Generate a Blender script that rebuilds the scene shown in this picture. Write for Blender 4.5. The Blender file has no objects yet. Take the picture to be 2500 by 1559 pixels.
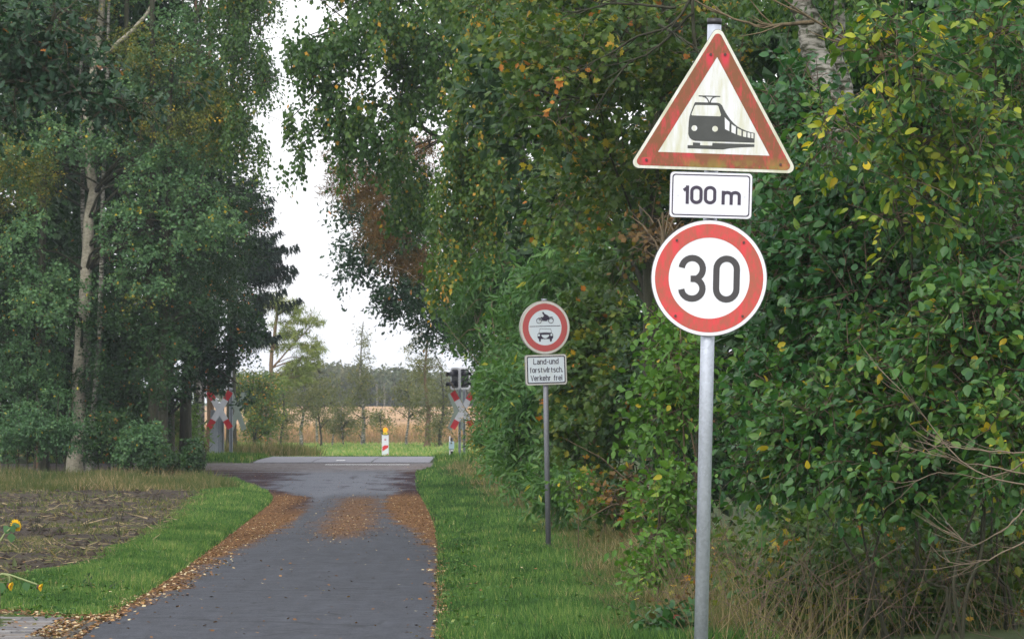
import bpy, bmesh, math, random
import numpy as np
from mathutils import Matrix, Vector
from mathutils.geometry import tessellate_polygon

random.seed(7)
RNG = np.random.default_rng(11)
scene = bpy.context.scene
COL = scene.collection

# ------------------------------------------------------------------ camera
F = 12100.0; CX = 1250.0; HY = 985.0; CAMZ = 1.65; K = 2500.0 / 2425.0
cam_d = bpy.data.cameras.new("camera")
cam = bpy.data.objects.new("camera", cam_d); COL.objects.link(cam)
cam.location = (0, 0, CAMZ); cam.rotation_euler = (math.radians(90), 0, 0)
cam_d.sensor_width = 36.0; cam_d.lens = F / 2500.0 * 36.0
cam_d.shift_y = (HY - 1559 / 2) / 2500.0
cam_d.clip_start = 0.5; cam_d.clip_end = 6000
cam_d.dof.use_dof = True; cam_d.dof.focus_distance = 29.0; cam_d.dof.aperture_fstop = 30.0
scene.camera = cam

# ------------------------------------------------------------------ light
SUN_EL = math.radians(42); SUN_AZ = math.radians(200)      # azimuth measured clockwise from +Y
world = bpy.data.worlds.new("World"); scene.world = world; world.use_nodes = True
wn = world.node_tree; wn.nodes.clear()
wo = wn.nodes.new('ShaderNodeOutputWorld'); wb = wn.nodes.new('ShaderNodeBackground')
sky = wn.nodes.new('ShaderNodeTexSky'); sky.sky_type = 'NISHITA'; sky.sun_disc = False
sky.sun_elevation = SUN_EL; sky.sun_rotation = SUN_AZ
sky.air_density = 1.0; sky.dust_density = 4.0; sky.ozone_density = 1.0
hs = wn.nodes.new('ShaderNodeHueSaturation'); hs.inputs['Saturation'].default_value = 0.35
wn.links.new(sky.outputs[0], hs.inputs['Color'])
ov_ = wn.nodes.new('ShaderNodeMix'); ov_.data_type = 'RGBA'; ov_.inputs[0].default_value = 0.7        # thin white overcast over the blue
ov_.inputs[7].default_value = (6.2, 6.2, 6.35, 1); wn.links.new(hs.outputs[0], ov_.inputs[6]); wn.links.new(ov_.outputs[2], wb.inputs['Color'])
wb.inputs['Strength'].default_value = 0.15
wn.links.new(wb.outputs[0], wo.inputs['Surface'])
sd = bpy.data.lights.new("sun", 'SUN'); sd.energy = 0.9; sd.angle = math.radians(12); sd.color = (1, 0.95, 0.87)
so = bpy.data.objects.new("sun", sd); COL.objects.link(so)
sdir = Vector((math.sin(SUN_AZ) * math.cos(SUN_EL), math.cos(SUN_AZ) * math.cos(SUN_EL), math.sin(SUN_EL)))
so.rotation_euler = sdir.to_track_quat('Z', 'Y').to_euler(); so.location = (0, -20, 40)
scene.view_settings.view_transform = 'Standard'; scene.view_settings.look = 'None'
scene.view_settings.exposure = 1.05; scene.view_settings.gamma = 1.0
scene.view_settings.use_curve_mapping = False
scene.render.engine = 'CYCLES'
scene.cycles.max_bounces = 6; scene.cycles.diffuse_bounces = 3; scene.cycles.transmission_bounces = 3
scene.cycles.volume_bounces = 0

# ------------------------------------------------------------------ mapping
def W(dx, dy, Y):
    """a point of the photograph (2425 px wide view) brought to its real place at distance Y"""
    return np.array([(dx * K - CX) / F * Y, Y, CAMZ + (HY - dy * K) / F * Y])
def mpp(Y): return K * Y / F           # metres per view pixel
PY = [-40, 40, 57, 75, 95, 103, 108, 114, 120, 126, 133, 137, 145, 160, 200, 260, 300, 400, 600, 900, 3000]
PZ = [0, 0, -.08, -.17, -.20, -.17, -.08, .04, .15, .22, .22, .20, .0, -.30, -.5, -.6, -.4, .3, 1.2, 1.5, 2.0]
def prof(Y):
    Y = np.asarray(Y, float); s = 0
    for d in (-1.5, -.75, 0, .75, 1.5): s = s + np.interp(Y + d, PY, PZ)
    return s / 5
RY = [-40, 35, 37.5, 40, 45, 52, 60, 75, 90, 97, 101, 105, 110, 114, 115.5, 121.5, 122.6, 126, 140]
RL = [-3.08, -3.08, -3.12, -3.15, -3.25, -3.42, -3.64, -4.08, -4.44, -4.7, -5.0, -5.5, -6.2, -7.1, -15, -15, -6.7, -6.5, -6.4]
RYr = [-40, 35, 45, 60, 75, 90, 97, 105, 115, 118, 122, 126, 140]
RR = [-.5, -.5, -.64, -.87, -1.15, -1.54, -1.75, -2.0, -2.2, -1.9, -1.85, -2.05, -2.1]
def rl(Y): return np.interp(Y, RY, RL)
def rr(Y): return np.interp(Y, RYr, RR)
HYs = [0, 35, 45, 60, 75, 90, 105, 115, 130, 160]
HXs = [1.3, 1.3, 1.28, 1.1, .78, .25, -.25, -.95, -1.2, -1.3]
def hedge(Y): return np.interp(Y, HYs, HXs)
FYs = [40, 45, 52, 60, 75, 90, 100, 104]
FXs = [-4.5, -4.45, -4.2, -4.35, -4.95, -5.6, -6.1, -6.3]
def fieldx(Y): return np.interp(Y, FYs, FXs)
def vnoise(x, y, s=1.0, seed=0):
    v = 0
    for i, (a, b, c) in enumerate(((1.0, .7, .0), (-.6, 1.3, 2.1), (2.1, -.9, 4.2), (1.7, 2.3, 1.3))):
        v = v + np.sin((a * x + b * y) * s + c + seed * 1.7 + 1.3 * np.sin((b * x - a * y) * s * .7 + seed)) / (1 + .4 * i)
    return v / 2.6
def gz(x, Y):
    x = np.asarray(x, float); Y = np.asarray(Y, float)
    d = np.maximum(rl(Y) - x, x - rr(Y)); m = np.clip((d - .15) / .6, 0, 1)
    m = np.where(Y > 134, 1, m)
    b = .035 + .03 * vnoise(x, Y, 1.6, 1) + .03 * vnoise(x, Y, .45, 2)
    b = b + np.clip((x - hedge(Y)) / 3, 0, 1) * .12 * (Y < 150)
    b = b * np.where(Y > 150, 2.0, 1.0) * np.where((Y > 131) & (Y < 148), .15, 1)
    return prof(Y) + m * b

# ------------------------------------------------------------------ helpers
def tag(o, label=None, cat=None, group=None, kind=None):
    if label: o['label'] = label
    if cat: o['category'] = cat
    if group: o['group'] = group
    if kind: o['kind'] = kind
    return o
def link(name, me, mat=None, parent=None):
    o = bpy.data.objects.new(name, me); COL.objects.link(o)
    if mat is not None and len(me.materials) == 0: me.materials.append(mat)
    if parent is not None:
        o.parent = parent
    return o
def empty(name, loc, label, cat, group=None, rot=(0, 0, 0)):
    o = bpy.data.objects.new(name, None); COL.objects.link(o)
    o.location = loc; o.rotation_euler = rot; o.empty_display_size = .3
    return tag(o, label, cat, group)
def mesh_np(name, V, Fc, attrs=None, smooth=False):
    """V (n,3), Fc (m,k) uniform faces"""
    V = np.ascontiguousarray(V, dtype=np.float32); Fc = np.ascontiguousarray(Fc, dtype=np.int32)
    me = bpy.data.meshes.new(name); m, k = Fc.shape
    me.vertices.add(len(V)); me.vertices.foreach_set('co', V.ravel())
    me.loops.add(m * k); me.loops.foreach_set('vertex_index', Fc.ravel())
    me.polygons.add(m); me.polygons.foreach_set('loop_start', np.arange(m, dtype=np.int32) * k)
    me.polygons.foreach_set('loop_total', np.full(m, k, dtype=np.int32))
    me.polygons.foreach_set('use_smooth', np.full(m, bool(smooth)))
    for an, av in (attrs or {}).items():
        a = me.attributes.new(an, 'FLOAT', 'POINT'); a.data.foreach_set('value', np.ascontiguousarray(av, dtype=np.float32))
    me.update(calc_edges=True); return me
class Tubes:
    """collects tapered tubes, joined into one mesh"""
    def __init__(s): s.V = []; s.Fc = []; s.n = 0
    def add(s, pts, radii, sides=6):
        pts = np.asarray(pts, float); n = len(pts)
        if np.isscalar(radii): radii = [radii] * n
        d = np.gradient(pts, axis=0); d /= np.linalg.norm(d, axis=1)[:, None] + 1e-9
        ref = np.array([0, 1, .13]) if abs(d[0][1]) < .8 else np.array([1, 0, .1])
        a = np.arange(sides) * 2 * math.pi / sides
        for i in range(n):
            u = np.cross(d[i], ref); u /= np.linalg.norm(u) + 1e-9; v = np.cross(d[i], u)
            s.V.append(pts[i] + radii[i] * (np.cos(a)[:, None] * u + np.sin(a)[:, None] * v))
        b = s.n; q = []
        for i in range(n - 1):
            for j in range(sides):
                k = (j + 1) % sides
                q.append((b + i * sides + j, b + i * sides + k, b + (i + 1) * sides + k, b + (i + 1) * sides + j))
        s.Fc += q; s.n += n * sides
    def build(s, name, mat, parent=None, off=None):
        if not s.Fc: return None
        V = np.concatenate(s.V)
        if off is not None: V = V - np.asarray(off)
        return link(name, mesh_np(name, V, np.array(s.Fc), smooth=True), mat, parent)
def curve_pts(ctrl, n):
    """smooth polyline through control points"""
    c = np.asarray(ctrl, float); t = np.linspace(0, len(c) - 1, n); out = []
    for x in t:
        i = min(int(x), len(c) - 2); f = x - i
        p0 = c[max(i - 1, 0)]; p1 = c[i]; p2 = c[i + 1]; p3 = c[min(i + 2, len(c) - 1)]
        out.append(.5 * ((2 * p1) + (-p0 + p2) * f + (2 * p0 - 5 * p1 + 4 * p2 - p3) * f * f + (-p0 + 3 * p1 - 3 * p2 + p3) * f ** 3))
    return np.array(out)

# ------------------------------------------------------------------ materials
def nt(name):
    m = bpy.data.materials.new(name); m.use_nodes = True; t = m.node_tree; t.nodes.clear()
    return m, t, t.nodes.new('ShaderNodeOutputMaterial')
def node(t, ty, **kw):
    n = t.nodes.new(ty)
    for k, v in kw.items(): setattr(n, k, v)
    return n
def ramp(t, stops, fac=None, interp='LINEAR'):
    r = t.nodes.new('ShaderNodeValToRGB'); e = r.color_ramp.elements; r.color_ramp.interpolation = interp
    while len(e) < len(stops): e.new(.5)
    for i, (p, c) in enumerate(stops):
        e[i].position = p; e[i].color = (c[0], c[1], c[2], 1) if not np.isscalar(c) else (c, c, c, 1)
    if fac is not None: t.links.new(fac, r.inputs[0])
    return r
def noise(t, scale, detail=4, rough=.55, vec=None, mapscale=None, coord='Object'):
    n = node(t, 'ShaderNodeTexNoise'); n.inputs['Scale'].default_value = scale
    n.inputs['Detail'].default_value = detail; n.inputs['Roughness'].default_value = rough
    if vec is None:
        tc = node(t, 'ShaderNodeTexCoord'); vec = tc.outputs[coord]
    if mapscale:
        mp = node(t, 'ShaderNodeMapping'); mp.inputs['Scale'].default_value = mapscale
        t.links.new(vec, mp.inputs['Vector']); vec = mp.outputs[0]
    t.links.new(vec, n.inputs['Vector']); return n
def mix(t, fac, a, b, mode='MIX'):
    n = node(t, 'ShaderNodeMix', data_type='RGBA', blend_type=mode)
    for sock, v in ((n.inputs[0], fac), (n.inputs[6], a), (n.inputs[7], b)):
        if hasattr(v, 'is_linked') or isinstance(v, bpy.types.NodeSocket): t.links.new(v, sock)
        elif np.isscalar(v): sock.default_value = v
        else: sock.default_value = (v[0], v[1], v[2], 1)
    return n.outputs[2]
def mth(t, op, a, b=None, c=None, clamp=False):
    n = node(t, 'ShaderNodeMath', operation=op); n.use_clamp = clamp
    for i, v in enumerate((a, b, c)):
        if v is None: continue
        if isinstance(v, bpy.types.NodeSocket): t.links.new(v, n.inputs[i])
        else: n.inputs[i].default_value = v
    return n.outputs[0]
def pbsdf(t, out, color, rough=.7, spec=.5, metal=0.0, bump=None, bstr=.3, bdist=.01):
    p = node(t, 'ShaderNodeBsdfPrincipled')
    if isinstance(color, bpy.types.NodeSocket): t.links.new(color, p.inputs['Base Color'])
    else: p.inputs['Base Color'].default_value = (*color, 1)
    if isinstance(rough, bpy.types.NodeSocket): t.links.new(rough, p.inputs['Roughness'])
    else: p.inputs['Roughness'].default_value = rough
    p.inputs['Specular IOR Level'].default_value = spec; p.inputs['Metallic'].default_value = metal
    if bump is not None:
        b = node(t, 'ShaderNodeBump'); b.inputs['Strength'].default_value = bstr; b.inputs['Distance'].default_value = bdist
        t.links.new(bump, b.inputs['Height']); t.links.new(b.outputs[0], p.inputs['Normal'])
    if out is not None: t.links.new(p.outputs[0], out.inputs['Surface'])
    return p
def simple(name, color, rough=.6, metal=0.0, var=.25, scale=8, spec=.5):
    m, t, o = nt(name); n = noise(t, scale)
    c = mix(t, n.outputs[0], tuple(x * (1 - var) for x in color), tuple(min(1, x * (1 + var)) for x in color))
    pbsdf(t, o, c, rough, spec, metal); return m
def leafmat(name, stops, rough=.42, trans=.3, spec=.5):
    """stops: colours along the per-leaf attribute 'tint'"""
    m, t, o = nt(name); a = node(t, 'ShaderNodeAttribute'); a.attribute_name = 'tint'
    r = ramp(t, stops, a.outputs['Fac'])
    p = pbsdf(t, None, r.outputs[0], rough + .06, spec * .5)
    tr = node(t, 'ShaderNodeBsdfTranslucent')
    tc = mix(t, 1.0, r.outputs[0], (1.5, 1.6, .6), 'MULTIPLY')
    t.links.new(tc, tr.inputs['Color'])
    ms = node(t, 'ShaderNodeMixShader'); ms.inputs[0].default_value = trans
    t.links.new(p.outputs[0], ms.inputs[1]); t.links.new(tr.outputs[0], ms.inputs[2])
    t.links.new(ms.outputs[0], o.inputs['Surface']); return m

YEL = (.42, .32, .03); ORG = (.35, .13, .02); RED = (.25, .03, .02)
LM = {}
LM['near'] = leafmat('broad_leaf', [(0, (.014, .05, .02)), (.35, (.028, .09, .03)), (.62, (.055, .14, .03)), (.84, (.12, .19, .03)), (.93, (.28, .29, .03)), (1, YEL)], .38, spec=.6)
LM['nearyellow'] = leafmat('yellowing_leaf', [(0, (.018, .065, .028)), (.4, (.04, .11, .03)), (.62, (.10, .17, .03)), (.8, (.3, .32, .03)), (1, (.5, .38, .03))], .4)
LM['hazel'] = leafmat('hazel_leaf', [(0, (.03, .085, .02)), (.4, (.06, .145, .022)), (.8, (.10, .20, .03)), (.95, (.25, .26, .03)), (1, YEL)], .45)
LM['maple'] = leafmat('maple_leaf', [(0, (.02, .05, .018)), (.4, (.04, .085, .02)), (.72, (.075, .12, .02)), (.88, (.26, .22, .02)), (.96, (.36, .2, .02)), (1, ORG)], .45)
LM['willow'] = leafmat('willow_leaf', [(0, (.025, .075, .025)), (.5, (.06, .14, .04)), (.9, (.10, .19, .05)), (1, (.3, .3, .03))], .4)
LM['birch'] = leafmat('birch_leaf', [(0, (.018, .05, .018)), (.5, (.042, .095, .022)), (.84, (.085, .14, .025)), (.93, (.3, .24, .03)), (1, (.45, .24, .03))], .38)
LM['aspen'] = leafmat('aspen_leaf', [(0, (.025, .07, .03)), (.5, (.075, .16, .07)), (.93, (.145, .24, .095)), (.98, YEL), (1, YEL)], .42)
LM['oak'] = leafmat('oak_leaf', [(0, (.010, .030, .016)), (.5, (.018, .05, .024)), (.95, (.035, .075, .025)), (1, ORG)], .42, .15)  # near-black green: the shade on the oak boughs is in the colour
LM['dark'] = leafmat('shade_leaf', [(0, (.008, .028, .009)), (.6, (.020, .055, .015)), (.93, (.04, .085, .018)), (.98, (.25, .15, .02)), (1, ORG)], .5, .15)  # dark leaves with the woodland shade put into their green
LM['rust'] = leafmat('rusty_needles', [(0, (.05, .035, .015)), (.5, (.11, .07, .025)), (1, (.2, .1, .03))], .7, .2)
LM['golden'] = leafmat('golden_leaf', [(0, (.04, .075, .02)), (.5, (.10, .12, .02)), (.8, (.32, .24, .03)), (1, (.5, .3, .03))], .45)
LM['spruce'] = leafmat('spruce_needles', [(0, (.008, .018, .014)), (1, (.02, .04, .028))], .6, .08)
LM['pine'] = leafmat('pine_needles', [(0, (.09, .12, .03)), (.5, (.16, .2, .05)), (1, (.25, .24, .08))], .6, .2)
LM['young'] = leafmat('young_birch_leaf', [(0, (.05, .06, .022)), (.5, (.10, .11, .04)), (.9, (.16, .15, .05)), (1, (.3, .2, .04))], .5, .3)
LM['fern'] = leafmat('fern_frond', [(0, (.06, .12, .03)), (1, (.16, .26, .07))], .5, .3)
LM['far'] = leafmat('distant_wood_leaf', [(0, (.05, .075, .035)), (.5, (.08, .10, .045)), (1, (.15, .13, .06))], .7, .2)
LM['grass'] = leafmat('grass_blade', [(0, (.016, .045, .014)), (.35, (.048, .115, .03)), (.65, (.11, .20, .05)), (.85, (.22, .26, .09)), (1, (.36, .30, .17))], .55, .3, .25)
LM['dry'] = leafmat('dry_grass', [(0, (.05, .08, .025)), (.35, (.11, .11, .05)), (.65, (.2, .155, .09)), (1, (.36, .28, .18))], .7, .3, .2)
LM['heath'] = leafmat('heath_grass', [(0, (.10, .085, .05)), (.5, (.21, .13, .08)), (1, (.36, .25, .15))], .8, .3, .1)
LM['litter'] = leafmat('fallen_leaf', [(0, (.03, .02, .015)), (.35, (.10, .055, .03)), (.68, (.21, .11, .05)), (.86, (.36, .22, .10)), (1, (.5, .42, .26))], .7, .1, .2)
LM['bramble'] = leafmat('bramble_leaf', [(0, (.015, .06, .02)), (.7, (.04, .11, .025)), (.9, (.1, .05, .02)), (1, (.22, .01, .015))], .4, .2)

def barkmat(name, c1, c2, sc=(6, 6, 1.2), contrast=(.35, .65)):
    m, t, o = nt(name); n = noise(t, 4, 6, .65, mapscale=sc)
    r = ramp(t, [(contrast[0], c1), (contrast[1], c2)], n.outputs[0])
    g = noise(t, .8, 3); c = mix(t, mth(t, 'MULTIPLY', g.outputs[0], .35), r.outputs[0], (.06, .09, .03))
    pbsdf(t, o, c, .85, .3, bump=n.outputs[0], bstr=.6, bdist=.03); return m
MB = {}
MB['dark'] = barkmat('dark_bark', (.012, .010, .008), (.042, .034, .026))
MB['brown'] = barkmat('brown_bark', (.06, .04, .025), (.16, .11, .07))
MB['aspen'] = barkmat('aspen_bark', (.15, .13, .10), (.36, .33, .27), (3, 3, 5), (.3, .6))
MB['birch'] = barkmat('birch_bark', (.02, .016, .013), (.30, .28, .26), (2, 2, 6), (.44, .6))
MB['pine'] = barkmat('pine_bark', (.08, .045, .03), (.2, .11, .07))
MB['twig'] = simple('twig', (.09, .06, .04), .8)
MB['tan'] = simple('dead_twig', (.15, .115, .08), .85)

GALV = None
def galv(name, base=(.42, .44, .47), rough=.42, metal=.55):
    m, t, o = nt(name); v = node(t, 'ShaderNodeTexVoronoi'); v.inputs['Scale'].default_value = 70
    tc = node(t, 'ShaderNodeTexCoord'); t.links.new(tc.outputs['Object'], v.inputs['Vector'])
    n = noise(t, 5, 4, mapscale=(3, 3, .6)); f = mth(t, 'MULTIPLY', v.outputs['Color'], .5)
    f = mth(t, 'ADD', mth(t, 'MULTIPLY', f, .5), mth(t, 'MULTIPLY', n.outputs[0], .6))
    c = ramp(t, [(.2, tuple(x * .72 for x in base)), (.75, tuple(min(1, x * 1.25) for x in base))], f)
    pbsdf(t, o, c.outputs[0], rough, .5, metal, bump=v.outputs['Distance'], bstr=.06, bdist=.002); return m
GALV = galv('galvanised_steel', (.46, .50, .58), .42, .35); GALVD = galv('weathered_steel', (.17, .18, .2), .6, .3)
PLAST = simple('black_plastic', (.02, .02, .022), .5); BLACK = simple('black_film', (.035, .033, .036), .55, var=.2)
INK = simple('dark_blue_black_print', (.03, .022, .045), .5, var=.1)

def signred(name, clean, dirt, amount, streaks=(), base_green=None):
    """red film with algae staining; streaks = places below a bolt where rain keeps the film clean"""
    m, t, o = nt(name); tc = node(t, 'ShaderNodeTexCoord'); sep = node(t, 'ShaderNodeSeparateXYZ')
    t.links.new(tc.outputs['Object'], sep.inputs[0]); X, Z = sep.outputs[0], sep.outputs[2]
    n = noise(t, 9, 6, .65, mapscale=(2.2, 1, .6)); n2 = noise(t, 60, 3, .6, mapscale=(1.5, 1, .6))
    f = mth(t, 'ADD', mth(t, 'MULTIPLY', n.outputs[0], .8), mth(t, 'MULTIPLY', n2.outputs[0], .45))
    f = ramp(t, [(amount, 0.0), (amount + .22, 1.0)], f).outputs[0]
    for (sx, sz, w, l) in streaks:
        dx = mth(t, 'DIVIDE', mth(t, 'SUBTRACT', X, sx), w); g = mth(t, 'SUBTRACT', 1.0, mth(t, 'MULTIPLY', dx, dx), clamp=True)
        dz = mth(t, 'DIVIDE', mth(t, 'SUBTRACT', sz, Z), l)
        up = mth(t, 'MULTIPLY', mth(t, 'ADD', dz, .12), 9.0, clamp=True); dn = mth(t, 'SUBTRACT', 1.15, dz, clamp=True)
        k = mth(t, 'MULTIPLY', mth(t, 'MULTIPLY', g, up), mth(t, 'MULTIPLY', dn, 1.6), clamp=True)
        f = mth(t, 'MULTIPLY', f, mth(t, 'SUBTRACT', 1.0, k, clamp=True))
    c = mix(t, f, clean, dirt)
    if base_green is not None:
        z0, z1 = base_green
        h = mth(t, 'DIVIDE', mth(t, 'SUBTRACT', z1, Z), z1 - z0, clamp=True)
        n3 = noise(t, 11, 4, .6); h = mth(t, 'MULTIPLY', h, ramp(t, [(.48, 0.0), (.6, .8)], n3.outputs[0]).outputs[0])
        c = mix(t, h, c, (.2, .18, .03))
    pbsdf(t, o, c, .45, .4); return m
def signwhite(name, base=(.74, .76, .82), stain=(.5, .5, .3), amt=.62, strength=.6):
    m, t, o = nt(name); n = noise(t, 7, 6, .65, mapscale=(2.4, 1, .4)); n2 = noise(t, 130, 2)
    f = ramp(t, [(amt - .12, 0.0), (amt + .14, strength)], n.outputs[0]).outputs[0]
    c = mix(t, f, base, stain); s = ramp(t, [(.24, .5), (.3, 1.0)], n2.outputs[0])
    c = mix(t, .5, c, mix(t, 1.0, c, s.outputs[0], 'MULTIPLY'))
    pbsdf(t, o, c, .4, .5); return m

# ------------------------------------------------------------------ ground sheets
def rows():
    r = list(np.arange(-40, 32, 4.0)) + list(np.arange(32, 60, .3)) + list(np.arange(60, 146, .5)) + list(np.arange(146, 300, 4)) + list(np.arange(300, 640, 12)) + [700, 800, 900, 1200, 1600, 2200, 3000, 4200]
    return np.array(r, float)
ROWS = rows()
def sheet(name, mat, ys, xfun, ncol, off, attrs=None, zf=None):
    V = []; 
    for Y in ys:
        xs = xfun(Y, ncol); zs = (zf or gz)(xs, np.full(len(xs), Y)) + off
        V.append(np.stack([xs, np.full(len(xs), Y), zs], 1))
    V = np.concatenate(V); n = len(xs)
    i = np.arange(len(ys) - 1)[:, None] * n + np.arange(n - 1)[None, :]; i = i.ravel()
    Fc = np.stack([i, i + 1, i + n + 1, i + n], 1)
    at = {k: f(V[:, 0], V[:, 1]) for k, f in (attrs or {}).items()}
    return link(name, mesh_np(name, V, Fc, at, smooth=True), mat)
XG = np.unique(np.concatenate([np.linspace(-3000, -60, 14), np.linspace(-60, -12, 25), np.linspace(-12, 4, 81), np.linspace(4, 20, 17), np.linspace(20, 3000, 14)]))

def groundmat(name, cols, s1=1.2, s2=30, bs=.5, bd=.03, rough=.95):
    m, t, o = nt(name); a = noise(t, s1, 6, .65, coord='Object'); b = noise(t, s2, 4, .7)
    f = mth(t, 'ADD', mth(t, 'MULTIPLY', a.outputs[0], .65), mth(t, 'MULTIPLY', b.outputs[0], .35))
    k = len(cols); r = ramp(t, [(.34 + .32 * i / (k - 1), c) for i, c in enumerate(cols)], f)
    pbsdf(t, o, r.outputs[0], rough, .2, bump=b.outputs[0], bstr=bs, bdist=bd); return m
G_GREEN = groundmat('grassy_ground', [(.025, .03, .012), (.04, .06, .015), (.06, .09, .02)])
G_SOIL = groundmat('field_soil', [(.014, .010, .008), (.038, .028, .022), (.055, .043, .03), (.11, .09, .05)], 1.6, 25, 1, .05)
G_MEAD = groundmat('meadow_grass', [(.10, .17, .035), (.16, .26, .06), (.22, .27, .09)], .25, 3)
G_MOOR = groundmat('moor_grass', [(.20, .12, .06), (.34, .21, .11), (.42, .28, .15)], .05, 1.0)
g = sheet('ground', G_GREEN, ROWS, lambda Y, n: XG, 0, 0); tag(g, kind='structure')
fy = ROWS[(ROWS > 41.5) & (ROWS < 103.6)]
fs = sheet('field', G_SOIL, fy, lambda Y, n: np.linspace(-22, fieldx(Y) + .25 * math.sin(Y * .8) - .1, n), 60, .02,
           zf=lambda x, y: gz(x, y) + .03 * vnoise(x, y, 5, 4) + .02 * vnoise(x, y, 11, 8))
tag(fs, kind='structure')
my = np.arange(147, 266, 3.0)
md = sheet('meadow', G_MEAD, my, lambda Y, n: np.linspace(-60, 40, n), 40, .03); tag(md, kind='structure')
mo = sheet('moor', G_MOOR, np.array(list(np.arange(262, 320, 4)) + list(np.arange(320, 640, 20))), lambda Y, n: np.linspace(-160, 120, n), 40, .07); tag(mo, kind='structure')

# --- the road, with where leaves have gathered and where it is wet
def sm(a, b, x): t = np.clip((x - a) / (b - a), 0, 1); return t * t * (3 - 2 * t)
CLY = [35, 40, 45, 52, 60, 68, 76, 84, 90, 97, 104]; CLX = [-3.05, -3.08, -3.02, -3.2, -3.25, -3.25, -3.35, -3.55, -3.7, -3.9, -5.0]
CRX = [-.5, -.52, -.66, -.8, -1.0, -1.35, -1.75, -2.15, -2.35, -2.5, -2.3]
def litter(x, Y):
    x = np.asarray(x, float); Y = np.asarray(Y, float)
    nz = vnoise(x, Y, 2.3, 3) * .12 + vnoise(x, Y, 7, 5) * .08 + vnoise(x * 3, Y * .4, 3, 9) * .08
    L = sm(-.3, .3, np.interp(Y, CLY, CLX) - x + nz) * (Y > 37.4)
    R = sm(-.3, .3, x - np.interp(Y, CLY, CRX) + nz)
    C = np.exp(-((x + np.interp(Y, [66, 100], [-2.0, -3.15]) * -1) / .001) ** 2) * 0
    cx = np.interp(Y, [60, 100], [-2.2, -3.0]); C = sm(-.45, .35, (.44 + .12 * nz) * sm(56, 72, Y) - np.abs(x - cx) + nz * 1.3) * sm(56, 70, Y) * (1 - sm(94, 104, Y)) * .7
    mid = sm(100, 105, Y) * (1 - sm(119, 124, Y)); T = mid * np.clip(.2 + nz * 3 + .75 * sm(.3, 2.0, np.abs(x + 3.9)), 0, .95) * (1 - .5 * sm(115, 118, Y))
    T = np.maximum(T * .85, .25 * sm(119, 122, Y) * np.clip(.3 + nz * 2, 0, 1))
    lo = np.clip(np.maximum.reduce([L * (Y < 104), R * (Y < 104), C, T]), 0, 1)
    return lo
def wet(x, Y):
    w = sm(96, 104, Y) * (1 - sm(113, 119, Y)); tr = np.exp(-((x - np.interp(Y, [85, 105], [-3.75, -3.9])) / .25) ** 2) * sm(78, 92, Y) * (1 - sm(100, 106, Y))
    return np.clip(w + tr * .8, 0, 1)
def asphalt():
    m, t, o = nt('asphalt'); a = noise(t, 5, 6, .7, mapscale=(1, .5, 1)); b = noise(t, 70, 3, .8); 
    c1 = ramp(t, [(.36, (.016, .019, .027)), (.64, (.036, .041, .053))], a.outputs[0]).outputs[0]
    st_ = noise(t, 3.2, 4, .6, mapscale=(2.2, .12, 1)); c1 = mix(t, .55, c1, mix(t, 1.0, c1, ramp(t, [(.35, .62), (.65, 1.3)], st_.outputs[0]).outputs[0], 'MULTIPLY'))
    c1 = mix(t, ramp(t, [(.5, 0.0), (.72, .9)], b.outputs[0]).outputs[0], c1, (.10, .105, .12))
    tc = node(t, 'ShaderNodeTexCoord'); dn = noise(t, 1.5, 3); vv = node(t, 'ShaderNodeTexVoronoi', feature='DISTANCE_TO_EDGE'); vv.inputs['Scale'].default_value = .55
    t.links.new(mix(t, .35, tc.outputs['Object'], dn.outputs['Color'], 'ADD'), vv.inputs['Vector'])
    c1 = mix(t, ramp(t, [(.0, .75), (.012, 0.0)], vv.outputs['Distance']).outputs[0], c1, (.008, .008, .01))
    pa = node(t, 'ShaderNodeAttribute'); pa.attribute_name = 'pale'; pn = noise(t, 6, 5, .7, mapscale=(1, .5, 1))
    c1 = mix(t, pa.outputs['Fac'], c1, ramp(t, [(.35, (.075, .06, .055)), (.6, (.16, .145, .15))], pn.outputs[0]).outputs[0])
    li = node(t, 'ShaderNodeAttribute'); li.attribute_name = 'litter'; we = node(t, 'ShaderNodeAttribute'); we.attribute_name = 'wet'
    n3 = noise(t, 16, 5, .8, mapscale=(1, .5, 1)); f = mth(t, 'MULTIPLY', mth(t, 'SUBTRACT', mth(t, 'ADD', li.outputs['Fac'], mth(t, 'MULTIPLY', n3.outputs[0], 1.1)), .86), 2.2, clamp=True)
    lc = ramp(t, [(.3, (.035, .022, .014)), (.46, (.10, .057, .031)), (.68, (.22, .125, .065))], noise(t, 25, 4, .7).outputs[0]).outputs[0]
    lc = mix(t, mth(t, 'MULTIPLY', we.outputs['Fac'], .6), lc, (.022, .016, .014))
    c = mix(t, f, c1, lc)
    c = mix(t, mth(t, 'MULTIPLY', we.outputs['Fac'], .45), c, (.012, .02, .045))  # wet asphalt darkened, with a blue sky sheen mixed into its colour
    ro = mth(t, 'SUBTRACT', .72, mth(t, 'MULTIPLY', we.outputs['Fac'], .2)); ro = mth(t, 'ADD', ro, mth(t, 'MULTIPLY', f, .3))
    pp = pbsdf(t, o, c, ro, .2, bump=b.outputs[0], bstr=.6, bdist=.012); t.links.new(mth(t, 'MULTIPLY', mth(t, 'SUBTRACT', 1.0, f), mth(t, 'ADD', .14, mth(t, 'MULTIPLY', we.outputs['Fac'], .03))), pp.inputs['Specular IOR Level']); return m
ry = ROWS[(ROWS >= -40) & (ROWS <= 122.6)]
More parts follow.
